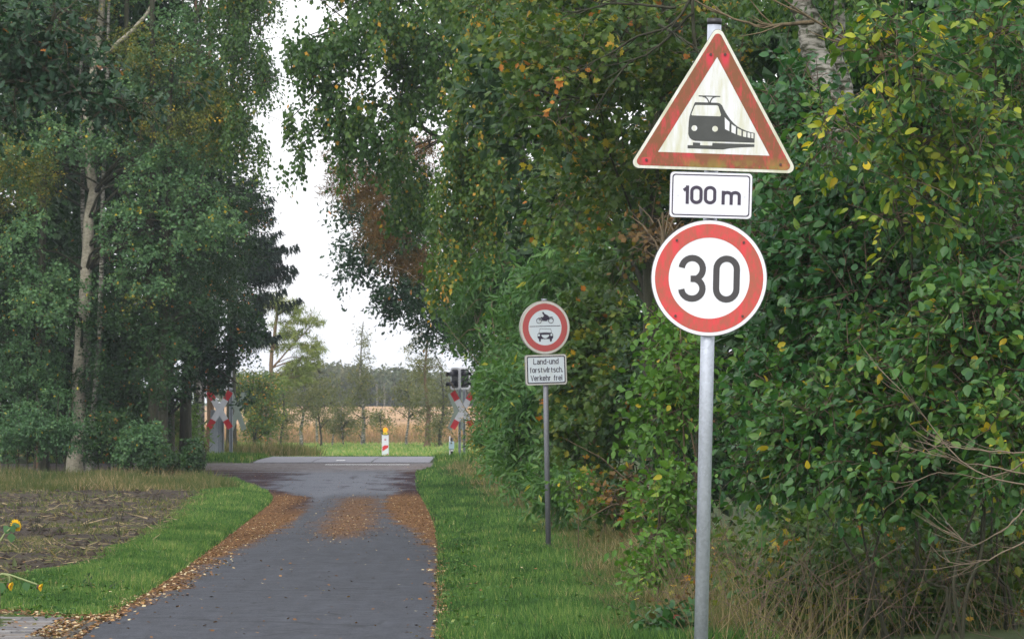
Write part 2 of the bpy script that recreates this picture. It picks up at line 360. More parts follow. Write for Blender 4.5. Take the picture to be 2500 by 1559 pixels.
rd = sheet('road', asphalt(), ry, lambda Y, n: np.concatenate([np.linspace(rl(Y), -5.0, 6)[:-1] if rl(Y) < -5.1 else np.linspace(rl(Y), rl(Y) + .06, 6)[:-1], np.linspace(max(rl(Y) + .07, -5.0), rr(Y), n)]), 44, .006,
           {'litter': litter, 'wet': wet, 'pale': lambda x, Y: sm(113.5, 118.5, Y + vnoise(x, Y, 1.4, 2) * 1.2)}); tag(rd, kind='structure')
SLAB = groundmat('crossing_slab_concrete', [(.13, .13, .155), (.17, .17, .2), (.2, .2, .225)], 1.5, 12, .2, .004, .6)
# level crossing deck, built in slabs with recessed joints
deckroot = link('crossing_deck', mesh_np('crossing_deck', np.array([[-6.45, 122.7, .16], [-2.0, 122.7, .16], [-2.0, 133.2, .215], [-6.45, 133.2, .215]], float), np.array([[0, 1, 2, 3]])), SLAB)
tag(deckroot, kind='structure')
for j, (ya, yb) in enumerate(((122.8, 125.2), (125.25, 127.9), (127.95, 130.5), (130.55, 133.1))):
    for i in range(3):
        xa = -6.42 + i * 1.47; xb = xa + 1.44
        V = []
        for zt in (-.1, .018):
            for (x, y) in ((xa, ya), (xb, ya), (xb, yb), (xa, yb)): V.append((x, y, float(prof(y)) + zt))
        link('slab', mesh_np('slab', np.array(V), np.array([[0, 3, 2, 1], [4, 5, 6, 7], [0, 1, 5, 4], [1, 2, 6, 5], [2, 3, 7, 6], [3, 0, 4, 7]])), SLAB, deckroot)
WHITE = simple('road_paint', (.62, .62, .62), .6, var=.2, scale=20)
def strip(name, x0, x1, y0, y1, off, parent=None):
    xs = np.linspace(x0, x1, 8); V = np.array([(x, y, float(prof(y)) + off) for y in (y0, y1) for x in xs]); n = 8
    return link(name, mesh_np(name, V, np.array([[i, i + 1, i + n + 1, i + n] for i in range(n - 1)])), WHITE, parent)
tag(strip('stop_line', -4.55, -2.5, 120.6, 121.0, .012), 'thin white stop line painted across the right lane before the crossing', 'road marking')
tag(strip('painted_mark', -4.42, -4.2, 124.2, 125.2, .026), 'small white painted patch at the middle of the crossing deck', 'road marking')

# paved drive at the lower left: single blocks with joints
PAVM = [simple('paving_block_%s' % n, c, .85, var=.35, scale=14) for n, c in (('grey', (.09, .088, .092)), ('warm', (.12, .105, .095)), ('pale', (.14, .135, .135)))]
pb = link('driveway', mesh_np('driveway', np.array([[-6, 33.0, .008], [-3.06, 33.0, .008], [-3.12, 37.6, .008], [-6, 37.6, .008]], float) , np.array([[0, 1, 2, 3]])), simple('joint_sand', (.06, .055, .045), .95))
tag(pb, kind='structure')
bm_ = []
for m in PAVM:
    V = []
    for z, s in ((0, 0), (.028, 0), (.034, .006)):
        for (x, y) in ((-.145 + s, -.07 + s), (.145 - s, -.07 + s), (.145 - s, .07 - s), (-.145 + s, .07 - s)): V.append((x, y, z))
    fcs = [[8, 9, 10, 11]] + [[a + k, a + (k + 1) % 4, a + 4 + (k + 1) % 4, a + 4 + k] for a in (0, 4) for k in range(4)]
    me = mesh_np('paving_block', np.array(V), np.array(fcs)); me.materials.append(m); bm_.append(me)
for j in range(30):
    for i in range(9):
        x = -5.35 + i * .302 + (.151 if j % 2 else 0); y = 33.1 + j * .152
        if x > -3.24: continue
        o = link('paving_block', random.choice(bm_), None, pb); o.location = (x, y, .004 + random.uniform(-.004, .006)); o.rotation_euler = (random.uniform(-.012, .012), random.uniform(-.012, .012), random.uniform(-.01, .01))

# ------------------------------------------------------------------ leaves
def unit(a): return a / (np.linalg.norm(a, axis=-1, keepdims=True) + 1e-9)
TM = {}
TM['quad'] = (np.array([[0, 0, 0], [.3, .45, .05], [0, 1, 0], [-.3, .45, .05]]), np.array([[0, 1, 2], [0, 2, 3]]))
ov = [(0, 0, 0), (.23, .14, .04), (.34, .42, .07), (.2, .78, .03), (0, 1, -.07), (-.2, .78, .03), (-.34, .42, .07), (-.23, .14, .04), (0, .45, 0)]
TM['ovate'] = (np.array(ov), np.array([[i, (i + 1) % 8, 8] for i in range(8)]))
ok_ = [(0, 0), (.1, .14), (.24, .26), (.13, .38), (.33, .52), (.17, .64), (.27, .8), (.08, .88), (0, 1), (-.08, .88), (-.27, .8), (-.17, .64), (-.33, .52), (-.13, .38), (-.24, .26), (-.1, .14)]
TM['lobed'] = (np.array([(a, b, abs(a) * .25) for a, b in ok_] + [(0, .5, 0)]), np.array([[i, (i + 1) % 16, 16] for i in range(16)]))
mp_ = [(0, 0), (.22, .02), (.2, .2), (.5, .3), (.34, .46), (.42, .72), (.2, .68), (0, 1), (-.2, .68), (-.42, .72), (-.34, .46), (-.5, .3), (-.2, .2), (-.22, .02)]
TM['maple'] = (np.array([(a, b, abs(a) * -.2) for a, b in mp_] + [(0, .4, 0)]), np.array([[i, (i + 1) % 14, 14] for i in range(14)]))
TM['lance'] = (np.array([[0, 0, 0], [.16, .4, .03], [0, 1, -.12], [-.16, .4, .03]]), np.array([[0, 1, 2], [0, 2, 3]]))
TM['needle'] = (np.array([[-.05, 0, 0], [.05, 0, 0], [0, 1, 0]]), np.array([[0, 1, 2]]))
TM['blade'] = (np.array([[-.5, 0, 0], [.5, 0, 0], [.36, .5, .0], [-.36, .5, 0], [0, 1, 0]]), np.array([[0, 1, 2], [0, 2, 3], [3, 2, 4]]))
def leaf_arrays(P, A, N, L, tm, tint, wid=1.0, bend=0.0):
    T, Fc = TM[tm]; A = unit(A); S = unit(np.cross(A, N)); N = np.cross(S, A); L = np.asarray(L)[:, None, None]
    wid = np.asarray(wid) * np.ones(len(P))
    V = P[:, None, :] + L * (T[None, :, 0, None] * wid[:, None, None] * S[:, None] + T[None, :, 1, None] * A[:, None] + T[None, :, 2, None] * N[:, None])
    k = len(T); n = len(P)
    Ff = (Fc[None] + (np.arange(n) * k)[:, None, None]).reshape(-1, 3)
    return V.reshape(-1, 3), Ff, np.repeat(tint, k)
def build_leaves(name, P, A, N, L, tm, tint, mat, parent=None, off=None, wid=1.0):
    V, Ff, T = leaf_arrays(P, A, N, L, tm, np.clip(tint, 0, 1), wid)
    if off is not None: V = V - np.asarray(off)
    o = link(name, mesh_np(name, V, Ff, {'tint': T}, smooth=(tm == 'ovate')), mat, parent); o['kind'] = 'stuff'; return o

TRI = 0
def lobes_to_clumps(lobes, n, rng, sub=5, shell=.45):
    """lobes in view pixels: (dx,dy,rx,ry,Y,depth[,weight]); each is broken into boughs, boughs into twigs"""
    C = []; O = []; w = np.array([(l[6] if len(l) > 6 else 1.0) * l[2] * l[3] for l in lobes]); w = w / w.sum()
    for l, q in zip(lobes, w):
        dx, dy, rx, ry, Y, dp = l[:6]; c = W(dx, dy, Y); R = np.array([rx * mpp(Y), dp, ry * mpp(Y)])
        m = max(4, int(1.6 * sub * (1 + q * len(lobes)))); d = unit(rng.normal(size=(m, 3))); d *= (rng.uniform(.15, 1, (m, 1)) ** .5) * .82
        kk = max(4, int(n * q)); b = rng.integers(0, m, kk); rs = rng.uniform(.2, .4, m)
        e = unit(rng.normal(size=(kk, 3))) * (rng.uniform(0, 1, (kk, 1)) ** shell) * rs[b][:, None]
        e[:, 2] *= .75
        p = d[b] + e; C.append(c + p * R); O.append(unit(p * .5 + e))
    return np.concatenate(C), np.concatenate(O)
def sprays(C, O, k, tw, style, rng):
    """k leaves along a twig at each clump; returns positions, axes, normals, clump ids, twig ends"""
    n = len(C); up = np.array([0, 0, 1.0])
    if style == 'weep': D = unit(rng.normal(size=(n, 3)) * .16 + [0, 0, -1])
    elif style == 'up': D = unit(rng.normal(size=(n, 3)) * .45 + O * .4 + up * .7)
    elif style == 'tier': D = unit(O * [1, 1, .15] + rng.normal(size=(n, 3)) * [.4, .4, .12])
    else: D = unit(O * .7 + rng.normal(size=(n, 3)) * .55 + up * .1)
    t = np.tile((np.arange(k) + .5) / k, n); ci = np.repeat(np.arange(n), k); m = n * k
    t = t + rng.uniform(-.4, .4, m) / k; tl = tw * rng.uniform(.6, 1.3, n)
    sd = unit(np.cross(D[ci], rng.normal(size=(m, 3))))
    P = C[ci] + D[ci] * (t * tl[ci])[:, None] + sd * (tw * .06 * rng.uniform(.2, 1.5, m))[:, None]
    if style == 'bush': P[:, 2] -= (t ** 2) * tl[ci] * .18
    if style == 'weep': A = unit(D[ci] * .8 + sd * .7 + rng.normal(size=(m, 3)) * .25 + [0, 0, -.3])
    else: A = unit(D[ci] * .5 + sd * .8 + rng.normal(size=(m, 3)) * .3 + [0, 0, -.28])
    N = unit(up * .75 + rng.normal(size=(m, 3)) * .55 + O[ci] * .3)
    if style == 'weep': N = unit(rng.normal(size=(m, 3)) + O[ci] * .5 + [0, -.25, .3])
    if style == 'needle': pass
    return P, A, N, ci, D * tl[:, None]
def tree(name, label, cat, base, trunks, lobes, mat, leaf=('quad', .07), clumps=500, k=8, tw=.5, style='bush', bark='dark',
         group=None, tintc=(.4, .2), nb=14, twigs=0, sub=5, seed=None, big=0, crown='crown', branch_r=.03, extra=None, reg=None, wid=1.0, shell=.45):
    """one tree or shrub: trunk(s), branches, crown; big = number of the largest leaves made one by one"""
    rng = np.random.default_rng(seed if seed is not None else random.randint(0, 99999))
    if base is None:
        b = trunks[0][0][0]; base = (b[0], b[1], b[2])
    root = empty(name, tuple(base), label, cat, group); off = np.array(base)
    C, O = lobes_to_clumps(lobes, clumps, rng, sub, shell)
    tp = []
    for pts, r0, r1 in trunks:
        tb = Tubes(); cp = curve_pts(pts, max(8, 3 * len(pts))); cp = cp + rng.normal(size=cp.shape) * r0 * .15
        rad = np.linspace(r0, r1, len(cp)); rad[0] *= 1.35; rad[1] *= 1.1
        tb.add(cp, rad, 10); tb.build('trunk', MB[bark], root, off); tp.append((cp, rad))
    if nb:
        tb = Tubes()
        for j in rng.integers(0, len(C), nb):
            c = C[j]; best = None
            for cp, rad in tp:
                dd = np.linalg.norm(cp - c, axis=1) + np.maximum(0, cp[:, 2] - c[2] + .2) * 1.5 + .6 * np.abs(c[2] - cp[:, 2] - .3 * np.linalg.norm((cp - c)[:, :2], axis=1))
                i = int(np.argmin(dd))
                if best is None or dd[i] < best[0]: best = (dd[i], cp[i], rad[i])
            a = best[1]; L = np.linalg.norm(c - a); md_ = (a + c) / 2 + rng.normal(size=3) * L * .06 + [0, 0, L * (.12 if style != 'weep' else .25)]
            q = curve_pts([a, md_, c], 7); tb.add(q, np.linspace(min(best[2] * .6, branch_r + .006 * L), .25 * branch_r, 7), 5)
            for s_ in range(2):
                e = q[rng.integers(3, 6)]; v = rng.normal(size=3) * L * .12 + (c - a) * .25
                tb.add([e, e + v * .5 + [0, 0, .03 * L], e + v], [branch_r * .35, branch_r * .25, branch_r * .1], 4)
        tb.build('branches', MB['dark' if bark in ('birch', 'aspen') else bark], root, off)['kind'] = 'stuff'
    P, A, N, ci, D = sprays(C, O, k, tw, style, rng)
    n = len(P)
    tc = rng.normal(tintc[0], tintc[1], len(C)) + .12 * vnoise(C[:, 0] * 1.3, C[:, 2] * 1.7, 1.5, 3)
    ti = tc[ci] * .7 + rng.uniform(0, 1, n) * .3 + (rng.uniform(0, 1, n) < .012) * .5
    L = leaf[1] * rng.uniform(.5, 1.3, n); wid = wid * rng.uniform(.75, 1.15, n)
    if twigs:
        tb = Tubes()
        for j in rng.permutation(len(C))[:twigs]:
            tb.add([C[j] - D[j] * .35, C[j] + D[j] * .4, C[j] + D[j] * .95 - [0, 0, .1 * np.linalg.norm(D[j])]], [tw * .012, tw * .009, tw * .004], 3)
        tb.build('twigs', MB['twig'], root, off)['kind'] = 'stuff'
    if big:
        rank = (P[:, 1] - L * 6 + rng.uniform(0, 1.2, n)); vis = (np.abs(P[:, 0] / P[:, 1]) < .105) & (P[:, 2] > .2) & (P[:, 2] < CAMZ + .082 * P[:, 1])
        rank = np.where(vis, rank, 1e9); idx = np.argsort(rank)[:big]; keep = np.ones(n, bool); keep[idx] = False
        T, Fc = TM[leaf[0]]; cache = {}
        for i in idx:
            q = round(float(np.clip(ti[i], 0, 1)) * 9) / 9 + .001 * (i % 3)
            if q not in cache:
                me = mesh_np('leaf', T * [wid[i], 1, 1], Fc, {'tint': np.full(len(T), q)}, smooth=True); me.materials.append(LM[mat]); cache[q] = me
            a = unit(A[i]); s = unit(np.cross(a, N[i])); nn = np.cross(s, a)
            M = Matrix(((s[0], a[0], nn[0], 0), (s[1], a[1], nn[1], 0), (s[2], a[2], nn[2], 0), (0, 0, 0, 1))) @ Matrix.Scale(float(L[i]), 4)
            o = bpy.data.objects.new('leaf', cache[q]); COL.objects.link(o); o.parent = root
            o.matrix_local = Matrix.Translation(Vector(P[i] - off)) @ M
        P, A, N, L, ti, wid = P[keep], A[keep], N[keep], L[keep], ti[keep], wid[keep]
    build_leaves(crown, P, A, N, L, leaf[0], ti, LM[mat], root, off, wid)
    return root
def G(dx, Y, dz=0.0):
    """point on the ground below view column dx at distance Y"""
    x = (dx * K - CX) / F * Y; return np.array([x, Y, float(gz(x, Y)) - .08 + dz])

#@@VEG
# ================================================================== LEFT WOOD
WG = 'trees at the edge of the left wood'
tree('aspen_tree', 'tall grey-green tree with the thickest pale trunk of the left wood', 'tree', None,
     [([G(180, 113.5), W(187, 950, 113.5), W(190, 800, 113.5), W(207, 600, 113.5), W(215, 400, 113.5), W(207, 240, 113.6), W(232, 110, 113.8), W(250, -60, 114), W(262, -300, 114)], .175, .05),
      ([W(215, 190, 113.7), W(245, 135, 113.5), W(300, 85, 113.2), W(345, 35, 113), W(385, -40, 113)], .07, .03)],
     [(120, 700, 110, 120, 112, 1.2), (60, 560, 70, 110, 112, 1.2, .7), (300, 520, 90, 110, 112, 1.3), (400, 420, 120, 90, 112, 1.3), (470, 520, 110, 110, 112, 1.3),
      (340, 640, 100, 90, 112, 1.2), (480, 380, 90, 70, 112.5, 1.2), (320, 180, 120, 100, 112.6, 1.4), (440, 120, 130, 110, 112.8, 1.4), (150, 330, 110, 90, 113, 1.3), (280, 360, 80, 60, 112.5, 1),
      (50, 380, 90, 120, 113, 1.3), (300, -80, 250, 120, 114, 2.5), (90, 20, 120, 120, 114, 2)],
     'aspen', ('quad', .078), 4600, 9, .3, 'bush', 'aspen', WG, (.5, .22), 60, seed=1, wid=1.4, sub=9)
tree('birch_tree', 'slim birch with a patchy white trunk standing just right of the thick pale trunk', 'tree', None,
     [([G(213, 113), W(222, 960, 113), W(235, 800, 113), W(241, 620, 113), W(245, 420, 113.3), W(255, 180, 113.5), W(262, -100, 114)], .075, .03)],
     [(330, 250, 80, 70, 114, 1), (200, 80, 100, 80, 114, 1), (370, 320, 100, 50, 114, 1.2), (90, 430, 60, 60, 112.5, 1), (330, 300, 90, 40, 112, .8), (340, 700, 40, 40, 111.5, .5, .5)],
     'golden', ('quad', .07), 800, 8, .4, 'bush', 'birch', WG, (.35, .25), 10, seed=2)
tree('birch_tree', 'thin birch half hidden behind the thick pale trunk', 'tree', None,
     [([G(208, 114.6), W(207, 900, 114.6), W(206, 700, 114.6), W(196, 500, 114.6), W(190, 200, 114.6), W(200, -60, 115)], .075, .03)],
     [(130, 150, 110, 90, 115, 1.3), (60, 250, 80, 100, 115, 1.3), (200, -60, 160, 80, 115, 2)],
     'birch', ('quad', .06), 700, 8, .4, 'bush', 'birch', WG, (.45, .2), 8, seed=3)
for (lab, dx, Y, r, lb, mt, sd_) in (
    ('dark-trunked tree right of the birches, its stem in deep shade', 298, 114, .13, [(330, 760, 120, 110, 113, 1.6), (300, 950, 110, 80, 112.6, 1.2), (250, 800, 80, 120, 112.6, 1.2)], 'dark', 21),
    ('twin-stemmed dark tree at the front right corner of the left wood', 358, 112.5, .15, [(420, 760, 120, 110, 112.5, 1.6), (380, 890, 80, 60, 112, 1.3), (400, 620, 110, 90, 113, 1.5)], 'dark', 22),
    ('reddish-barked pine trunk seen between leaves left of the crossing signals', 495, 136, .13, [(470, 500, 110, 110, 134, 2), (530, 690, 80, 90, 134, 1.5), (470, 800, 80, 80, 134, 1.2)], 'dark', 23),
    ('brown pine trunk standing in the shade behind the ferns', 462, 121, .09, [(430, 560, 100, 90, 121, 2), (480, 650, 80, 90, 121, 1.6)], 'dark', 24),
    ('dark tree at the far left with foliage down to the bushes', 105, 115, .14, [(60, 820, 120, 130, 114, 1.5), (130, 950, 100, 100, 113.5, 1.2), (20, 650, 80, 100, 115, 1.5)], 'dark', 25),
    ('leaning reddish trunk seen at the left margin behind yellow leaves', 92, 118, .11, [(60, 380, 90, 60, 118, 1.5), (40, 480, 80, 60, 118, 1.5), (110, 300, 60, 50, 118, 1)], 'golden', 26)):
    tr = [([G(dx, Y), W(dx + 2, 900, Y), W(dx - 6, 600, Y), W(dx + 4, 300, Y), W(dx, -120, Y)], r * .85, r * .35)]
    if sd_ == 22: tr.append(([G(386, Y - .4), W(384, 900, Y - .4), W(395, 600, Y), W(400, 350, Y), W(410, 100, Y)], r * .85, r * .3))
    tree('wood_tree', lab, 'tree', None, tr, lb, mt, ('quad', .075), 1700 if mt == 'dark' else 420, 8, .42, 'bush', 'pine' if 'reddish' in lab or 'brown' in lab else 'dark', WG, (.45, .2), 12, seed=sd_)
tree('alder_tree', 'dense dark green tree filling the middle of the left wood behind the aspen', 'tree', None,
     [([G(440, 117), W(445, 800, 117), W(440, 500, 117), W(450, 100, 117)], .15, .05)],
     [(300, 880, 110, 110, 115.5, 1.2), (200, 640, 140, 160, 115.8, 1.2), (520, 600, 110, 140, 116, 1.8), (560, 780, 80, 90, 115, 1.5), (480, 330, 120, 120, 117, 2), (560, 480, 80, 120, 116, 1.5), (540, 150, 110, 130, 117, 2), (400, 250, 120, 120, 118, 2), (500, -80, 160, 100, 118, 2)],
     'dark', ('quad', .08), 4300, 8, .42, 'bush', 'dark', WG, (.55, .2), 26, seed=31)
tree('hanging_birch', 'birch with hanging strands of small leaves along the left edge of the sky gap', 'tree', None,
     [([G(474, 127), W(480, 800, 125), W(510, 500, 122), W(545, 250, 118), W(570, -150, 116)], .09, .03)],
     [(590, 120, 70, 130, 112, 1.4), (560, 280, 60, 100, 112, 1.2), (610, 330, 36, 60, 112, .8, .6), (540, 30, 90, 90, 113, 1.6), (600, -60, 110, 90, 113, 2), (500, 200, 60, 120, 114, 1)],
     'birch', ('quad', .085), 1500, 11, .8, 'weep', 'birch', WG, (.5, .2), 20, seed=32, wid=1.35)
tree('golden_birch', 'birch with yellow autumn leaves glowing behind the hanging strands', 'tree', None,
     [([G(465, 120), W(470, 700, 120), W(465, 300, 120), W(480, -100, 120)], .1, .03)],
     [(470, 230, 110, 80, 112.3, 1), (350, 110, 90, 80, 112, 1), (520, 310, 80, 60, 112, 1), (400, 290, 90, 40, 111.5, .8), (40, 400, 90, 90, 112, .8)],
     'golden', ('quad', .07), 1100, 9, .4, 'bush', 'birch', WG, (.3, .22), 10, seed=33)
# spruce beside the gap
def spruce():
    rng = np.random.default_rng(5); Y = 141; b = G(548, Y)
    root = empty('spruce_tree', tuple(b), 'dark spruce with drooping boughs reaching into the sky gap', 'tree', WG)
    tb = Tubes(); tb.add([b, W(548, 900, Y), W(546, 600, Y), W(544, 300, Y)], [.16, .13, .09, .03], 8); tb.build('trunk', MB['dark'], root, b)
    br = Tubes(); P = []; A = []; 
    for i in range(70):
        dy = rng.uniform(400, 800) if i > 12 else rng.uniform(530, 640); a = W(546, dy, Y); az = rng.uniform(-.9, .9) if i % 3 else rng.uniform(0, 6.28)
        ln = 1.18 * (.5 + (dy - 300) / 500 * 1.2) * rng.uniform(.75, 1.15)
        if i <= 12: ln *= 1.18
        if dy > 700: ln *= .62
        d = np.array([math.cos(az), math.sin(az), 0]); pts = [a, a + d * ln * .5 - [0, 0, .10 * ln], a + d * ln * .85 - [0, 0, .16 * ln], a + d * ln * 1.1 + [0, 0, -.08 * ln]]
        q = curve_pts(pts, 16); br.add(q, np.linspace(.02, .004, 16), 4)
        for s in range(int(60 * ln)):
            t = rng.uniform(.12, 1) ** .8; j = int(t * 15); p = q[j]; L = rng.uniform(.15, .6) * (1.1 - t * .75)
            v = unit(np.array([rng.normal() * .25, rng.normal() * .25, -1.0]) + d * rng.uniform(0, .5)); 
            for u in np.linspace(0, 1, 9):
                for w_ in range(2): P.append(p + v * L * u); A.append(unit(v * .9 + rng.normal(size=3) * .3))
    br.build('branches', MB['dark'], root, b)['kind'] = 'stuff'; P = np.array(P); A = np.array(A); n = len(P)
    build_leaves('crown', P, A, rng.normal(size=(n, 3)), rng.uniform(.05, .09, n), 'needle', rng.uniform(0, 1, n), LM['spruce'], root, b, 3.2)
spruce()
# dark oak branch hanging over the left cross
tree('oak_tree', 'dark oak whose low branch hangs in front of the left warning cross', 'tree', None,
     [([G(395, 116.5), W(400, 850, 116.5), W(410, 650, 116.5), W(430, 400, 116.5)], .17, .06),
      ([W(402, 830, 116.5), W(450, 855, 115.5), W(510, 875, 115), W(560, 905, 114.8)], .05, .015)],
     [(525, 865, 50, 36, 115, .6, 1.2), (470, 850, 60, 50, 115, .8), (530, 916, 30, 14, 115, .4, 1.8), (500, 900, 30, 30, 115, .5), (572, 935, 16, 14, 115, .4, 1.2), (560, 820, 30, 40, 115, .7), (580, 790, 34, 50, 115, .8), (450, 780, 70, 60, 115, 1), (440, 910, 40, 40, 115, .7)],
     'oak', ('lobed', .11), 620, 8, .24, 'bush', 'dark', WG, (.5, .2), 24, seed=35)
# near oak limb at upper left, its trunk stands outside the frame
tree('oak_tree', 'near dark oak limb with lobed leaves reaching in from the upper left corner', 'tree', None,
     [([G(-190, 62), W(-200, 900, 62), W(-190, 400, 62), W(-150, 180, 62), W(-170, -120, 62)], .2, .1),
      ([W(-190, 420, 62), W(-100, 240, 61), W(0, 180, 60.5), W(90, 130, 60), W(120, 60, 60), W(125, 0, 60)], .07, .015),
      ([W(-60, 210, 60.5), W(60, 188, 60), W(150, 200, 60), W(260, 230, 60), W(380, 250, 60)], .03, .006)],
     [(90, 120, 110, 90, 60, .7, 1.2), (30, 230, 80, 70, 60, .6), (180, 220, 80, 50, 60, .6), (310, 250, 110, 40, 60, .6, 1.1), (20, 50, 80, 60, 60, .6), (170, 60, 60, 60, 60, .5, .5), (430, 200, 50, 25, 60, .4, .5), (230, 160, 50, 30, 60, .4, .8),
      (-120, 60, 120, 200, 61, 1.2)],
     'oak', ('lobed', .115), 720, 7, .36, 'bush', 'dark', 'oaks of the left side', (.45, .2), 30, twigs=300, seed=36)
# underwood along the front of the left wood
UB = 'bushes along the foot of the left wood'
for i, (lab, dx, dy, rx, ry, Y, mt) in enumerate((
    ('rounded dark bush at the far left foot of the wood', 40, 1010, 80, 90, 111.5, 'aspen'),
    ('bush in front of the pale trunks at the foot of the wood', 130, 1000, 90, 85, 111, 'aspen'),
    ('low bush right of the birch stems', 255, 1030, 70, 70, 111, 'dark'),
    ('leafy bush under the dark trunks', 335, 1050, 70, 55, 110.5, 'aspen'),
    ('ragged bush at the right corner of the wood beside the track', 375, 1085, 45, 40, 110, 'dark'),
    ('tall dark sapling thicket behind the birch stems', 60, 880, 110, 90, 113.5, 'aspen'),
    ('dark shrub filling the gap between the birch and dark trunks', 290, 940, 80, 110, 113.4, 'dark'),
    ('small bush with bare twigs at the very edge of the track', 455, 1078, 10, 34, 110, 'dark'),
    ('shaded shrub behind the twin-stemmed tree', 350, 990, 50, 90, 114.5, 'dark'))):
    st = [([G(dx + u, Y), W(dx + u * 1.4, dy, Y), W(dx + u * 2.2, dy - ry * .8, Y)], .02, .006) for u in (-20, 4, 22)]
    tree('bush', lab, 'bush', None, st, [(dx, dy, rx, ry, Y, 1.0), (dx - rx * .5, dy + ry * .35, rx * .5, ry * .5, Y - .3, .6), (dx + rx * .5, dy + ry * .3, rx * .5, ry * .55, Y - .3, .6)], mt, ('quad', .075), 620, 8, .22, 'bush', 'dark', UB, (.35 if mt == 'aspen' else .6, .18), 10, seed=50 + i, crown='foliage')
# ferns and light saplings by the track
tree('fern_thicket', 'light green ferns and saplings in the opening left of the crossing', 'bush', None,
     [([G(430, 119), W(432, 1000, 119), W(430, 940, 119)], .02, .005)],
     [(430, 990, 30, 50, 119, .8), (450, 1030, 20, 35, 119, .6), (415, 950, 24, 30, 119, .6), (400, 1050, 30, 30, 118, .6)],
     'fern', ('lance', .13), 300, 12, .5, 'bush', 'brown', None, (.5, .25), 4, seed=71, crown='foliage')
# darkness of the wood behind
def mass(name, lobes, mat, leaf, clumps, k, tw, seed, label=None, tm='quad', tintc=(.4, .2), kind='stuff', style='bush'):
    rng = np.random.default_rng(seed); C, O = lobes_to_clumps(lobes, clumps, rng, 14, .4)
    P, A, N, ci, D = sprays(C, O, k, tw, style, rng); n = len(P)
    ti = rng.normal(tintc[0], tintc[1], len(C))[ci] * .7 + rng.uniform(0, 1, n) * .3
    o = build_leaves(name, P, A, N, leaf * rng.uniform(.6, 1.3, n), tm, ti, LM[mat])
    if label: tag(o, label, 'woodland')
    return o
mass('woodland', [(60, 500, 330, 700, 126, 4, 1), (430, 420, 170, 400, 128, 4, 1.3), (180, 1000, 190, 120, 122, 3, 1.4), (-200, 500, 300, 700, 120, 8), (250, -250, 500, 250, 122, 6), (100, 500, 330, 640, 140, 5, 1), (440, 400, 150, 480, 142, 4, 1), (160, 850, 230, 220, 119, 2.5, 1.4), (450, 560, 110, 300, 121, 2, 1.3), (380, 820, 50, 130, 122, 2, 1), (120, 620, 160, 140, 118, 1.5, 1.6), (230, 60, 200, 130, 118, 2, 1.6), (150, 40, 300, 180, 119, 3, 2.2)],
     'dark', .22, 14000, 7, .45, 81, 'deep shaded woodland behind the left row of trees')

# ================================================================== RIGHT SIDE
RG = 'trees along the right side of the road'
tree('overhanging_birch', 'birch whose hanging leafy strands cross the top of the sky gap', 'tree', None,
     [([G(1300, 88), W(1290, 700, 88), W(1230, 350, 88), W(1140, 100, 88), W(1050, -150, 88)], .14, .05)],
     [(900, 60, 130, 110, 84, 1.5), (780, 90, 90, 90, 84, 1.2, .8), (715, 110, 60, 110, 84, 1, .7), (710, 300, 40, 110, 84, .8, .55), (820, 230, 75, 110, 84, 1.2, .9), (760, 200, 40, 90, 84, .8, .6), (900, 300, 80, 120, 84, 1.2), (1000, 180, 100, 160, 85, 1.6), (850, -90, 220, 90, 85, 2.5), (1060, 30, 110, 120, 85, 2),
      (800, 350, 50, 60, 84, .8, .4), (680, 400, 24, 55, 84, .5, .22), (960, 420, 90, 110, 86, 1.2)],
     'birch', ('quad', .088), 2500, 10, .55, 'weep', 'birch', RG, (.42, .22), 40, seed=101, sub=8, wid=1.35)
tree('rusty_pine', 'brownish pine with dying rust-coloured needles above the dark oak', 'tree', None,
     [([G(1235, 97), W(1225, 800, 97), W(1190, 500, 97), W(1150, 200, 97)], .12, .06), ([W(1205, 640, 97), W(1080, 480, 96.5), W(960, 430, 96), W(860, 430, 95)], .06, .02)],
     [(850, 420, 80, 60, 95, 1, 1), (930, 470, 70, 80, 95, 1), (800, 380, 40, 40, 95, .7, .6), (900, 560, 60, 40, 95, .8), (980, 380, 60, 80, 95, 1), (1000, 620, 60, 50, 96, 1)],
     'rust', ('needle', .14), 800, 22, .35, 'bush', 'pine', RG, (.5, .25), 26, seed=102, wid=1.2)
tree('oak_tree', 'dark oak bordering the sky gap on the right, leaves almost black against the sky', 'tree', None,
     [([G(1240, 102), W(1225, 850, 102), W(1190, 650, 102), W(1150, 400, 102)], .17, .07), ([W(1215, 800, 102), W(1120, 720, 101), W(1010, 660, 100), W(880, 600, 99)], .07, .02)],
     [(850, 560, 65, 90, 99, 1, 1), (930, 600, 70, 100, 99, 1.2, 1.1), (960, 700, 70, 60, 99, 1, 1.1), (830, 640, 35, 50, 99, .6, .8), (900, 740, 35, 25, 99, .5, .7), (1000, 560, 70, 110, 100, 1.3), (880, 480, 90, 50, 100, 1.2), (1010, 760, 50, 60, 100, 1)],
     'oak', ('lobed', .10), 1250, 8, .4, 'bush', 'dark', RG, (.45, .18), 34, seed=103, sub=8)
tree('yellowing_birch', 'birch with drooping strands of yellow and green leaves right of the oak', 'tree', None,
     [([G(1370, 80), W(1350, 800, 80), W(1290, 400, 79), W(1180, 50, 79), W(1130, -100, 79)], .1, .04)],
     [(1100, 250, 90, 200, 76, 1.2), (1080, 480, 70, 150, 76, 1.1), (1170, 420, 70, 200, 76, 1.1), (1180, 120, 100, 150, 76, 1.4), (1040, 620, 40, 90, 77, .8, .8), (1120, -60, 160, 90, 77, 2)],
     'birch', ('quad', .08), 1800, 11, .55, 'weep', 'birch', RG, (.66, .22), 24, seed=104, sub=8, wid=1.35)
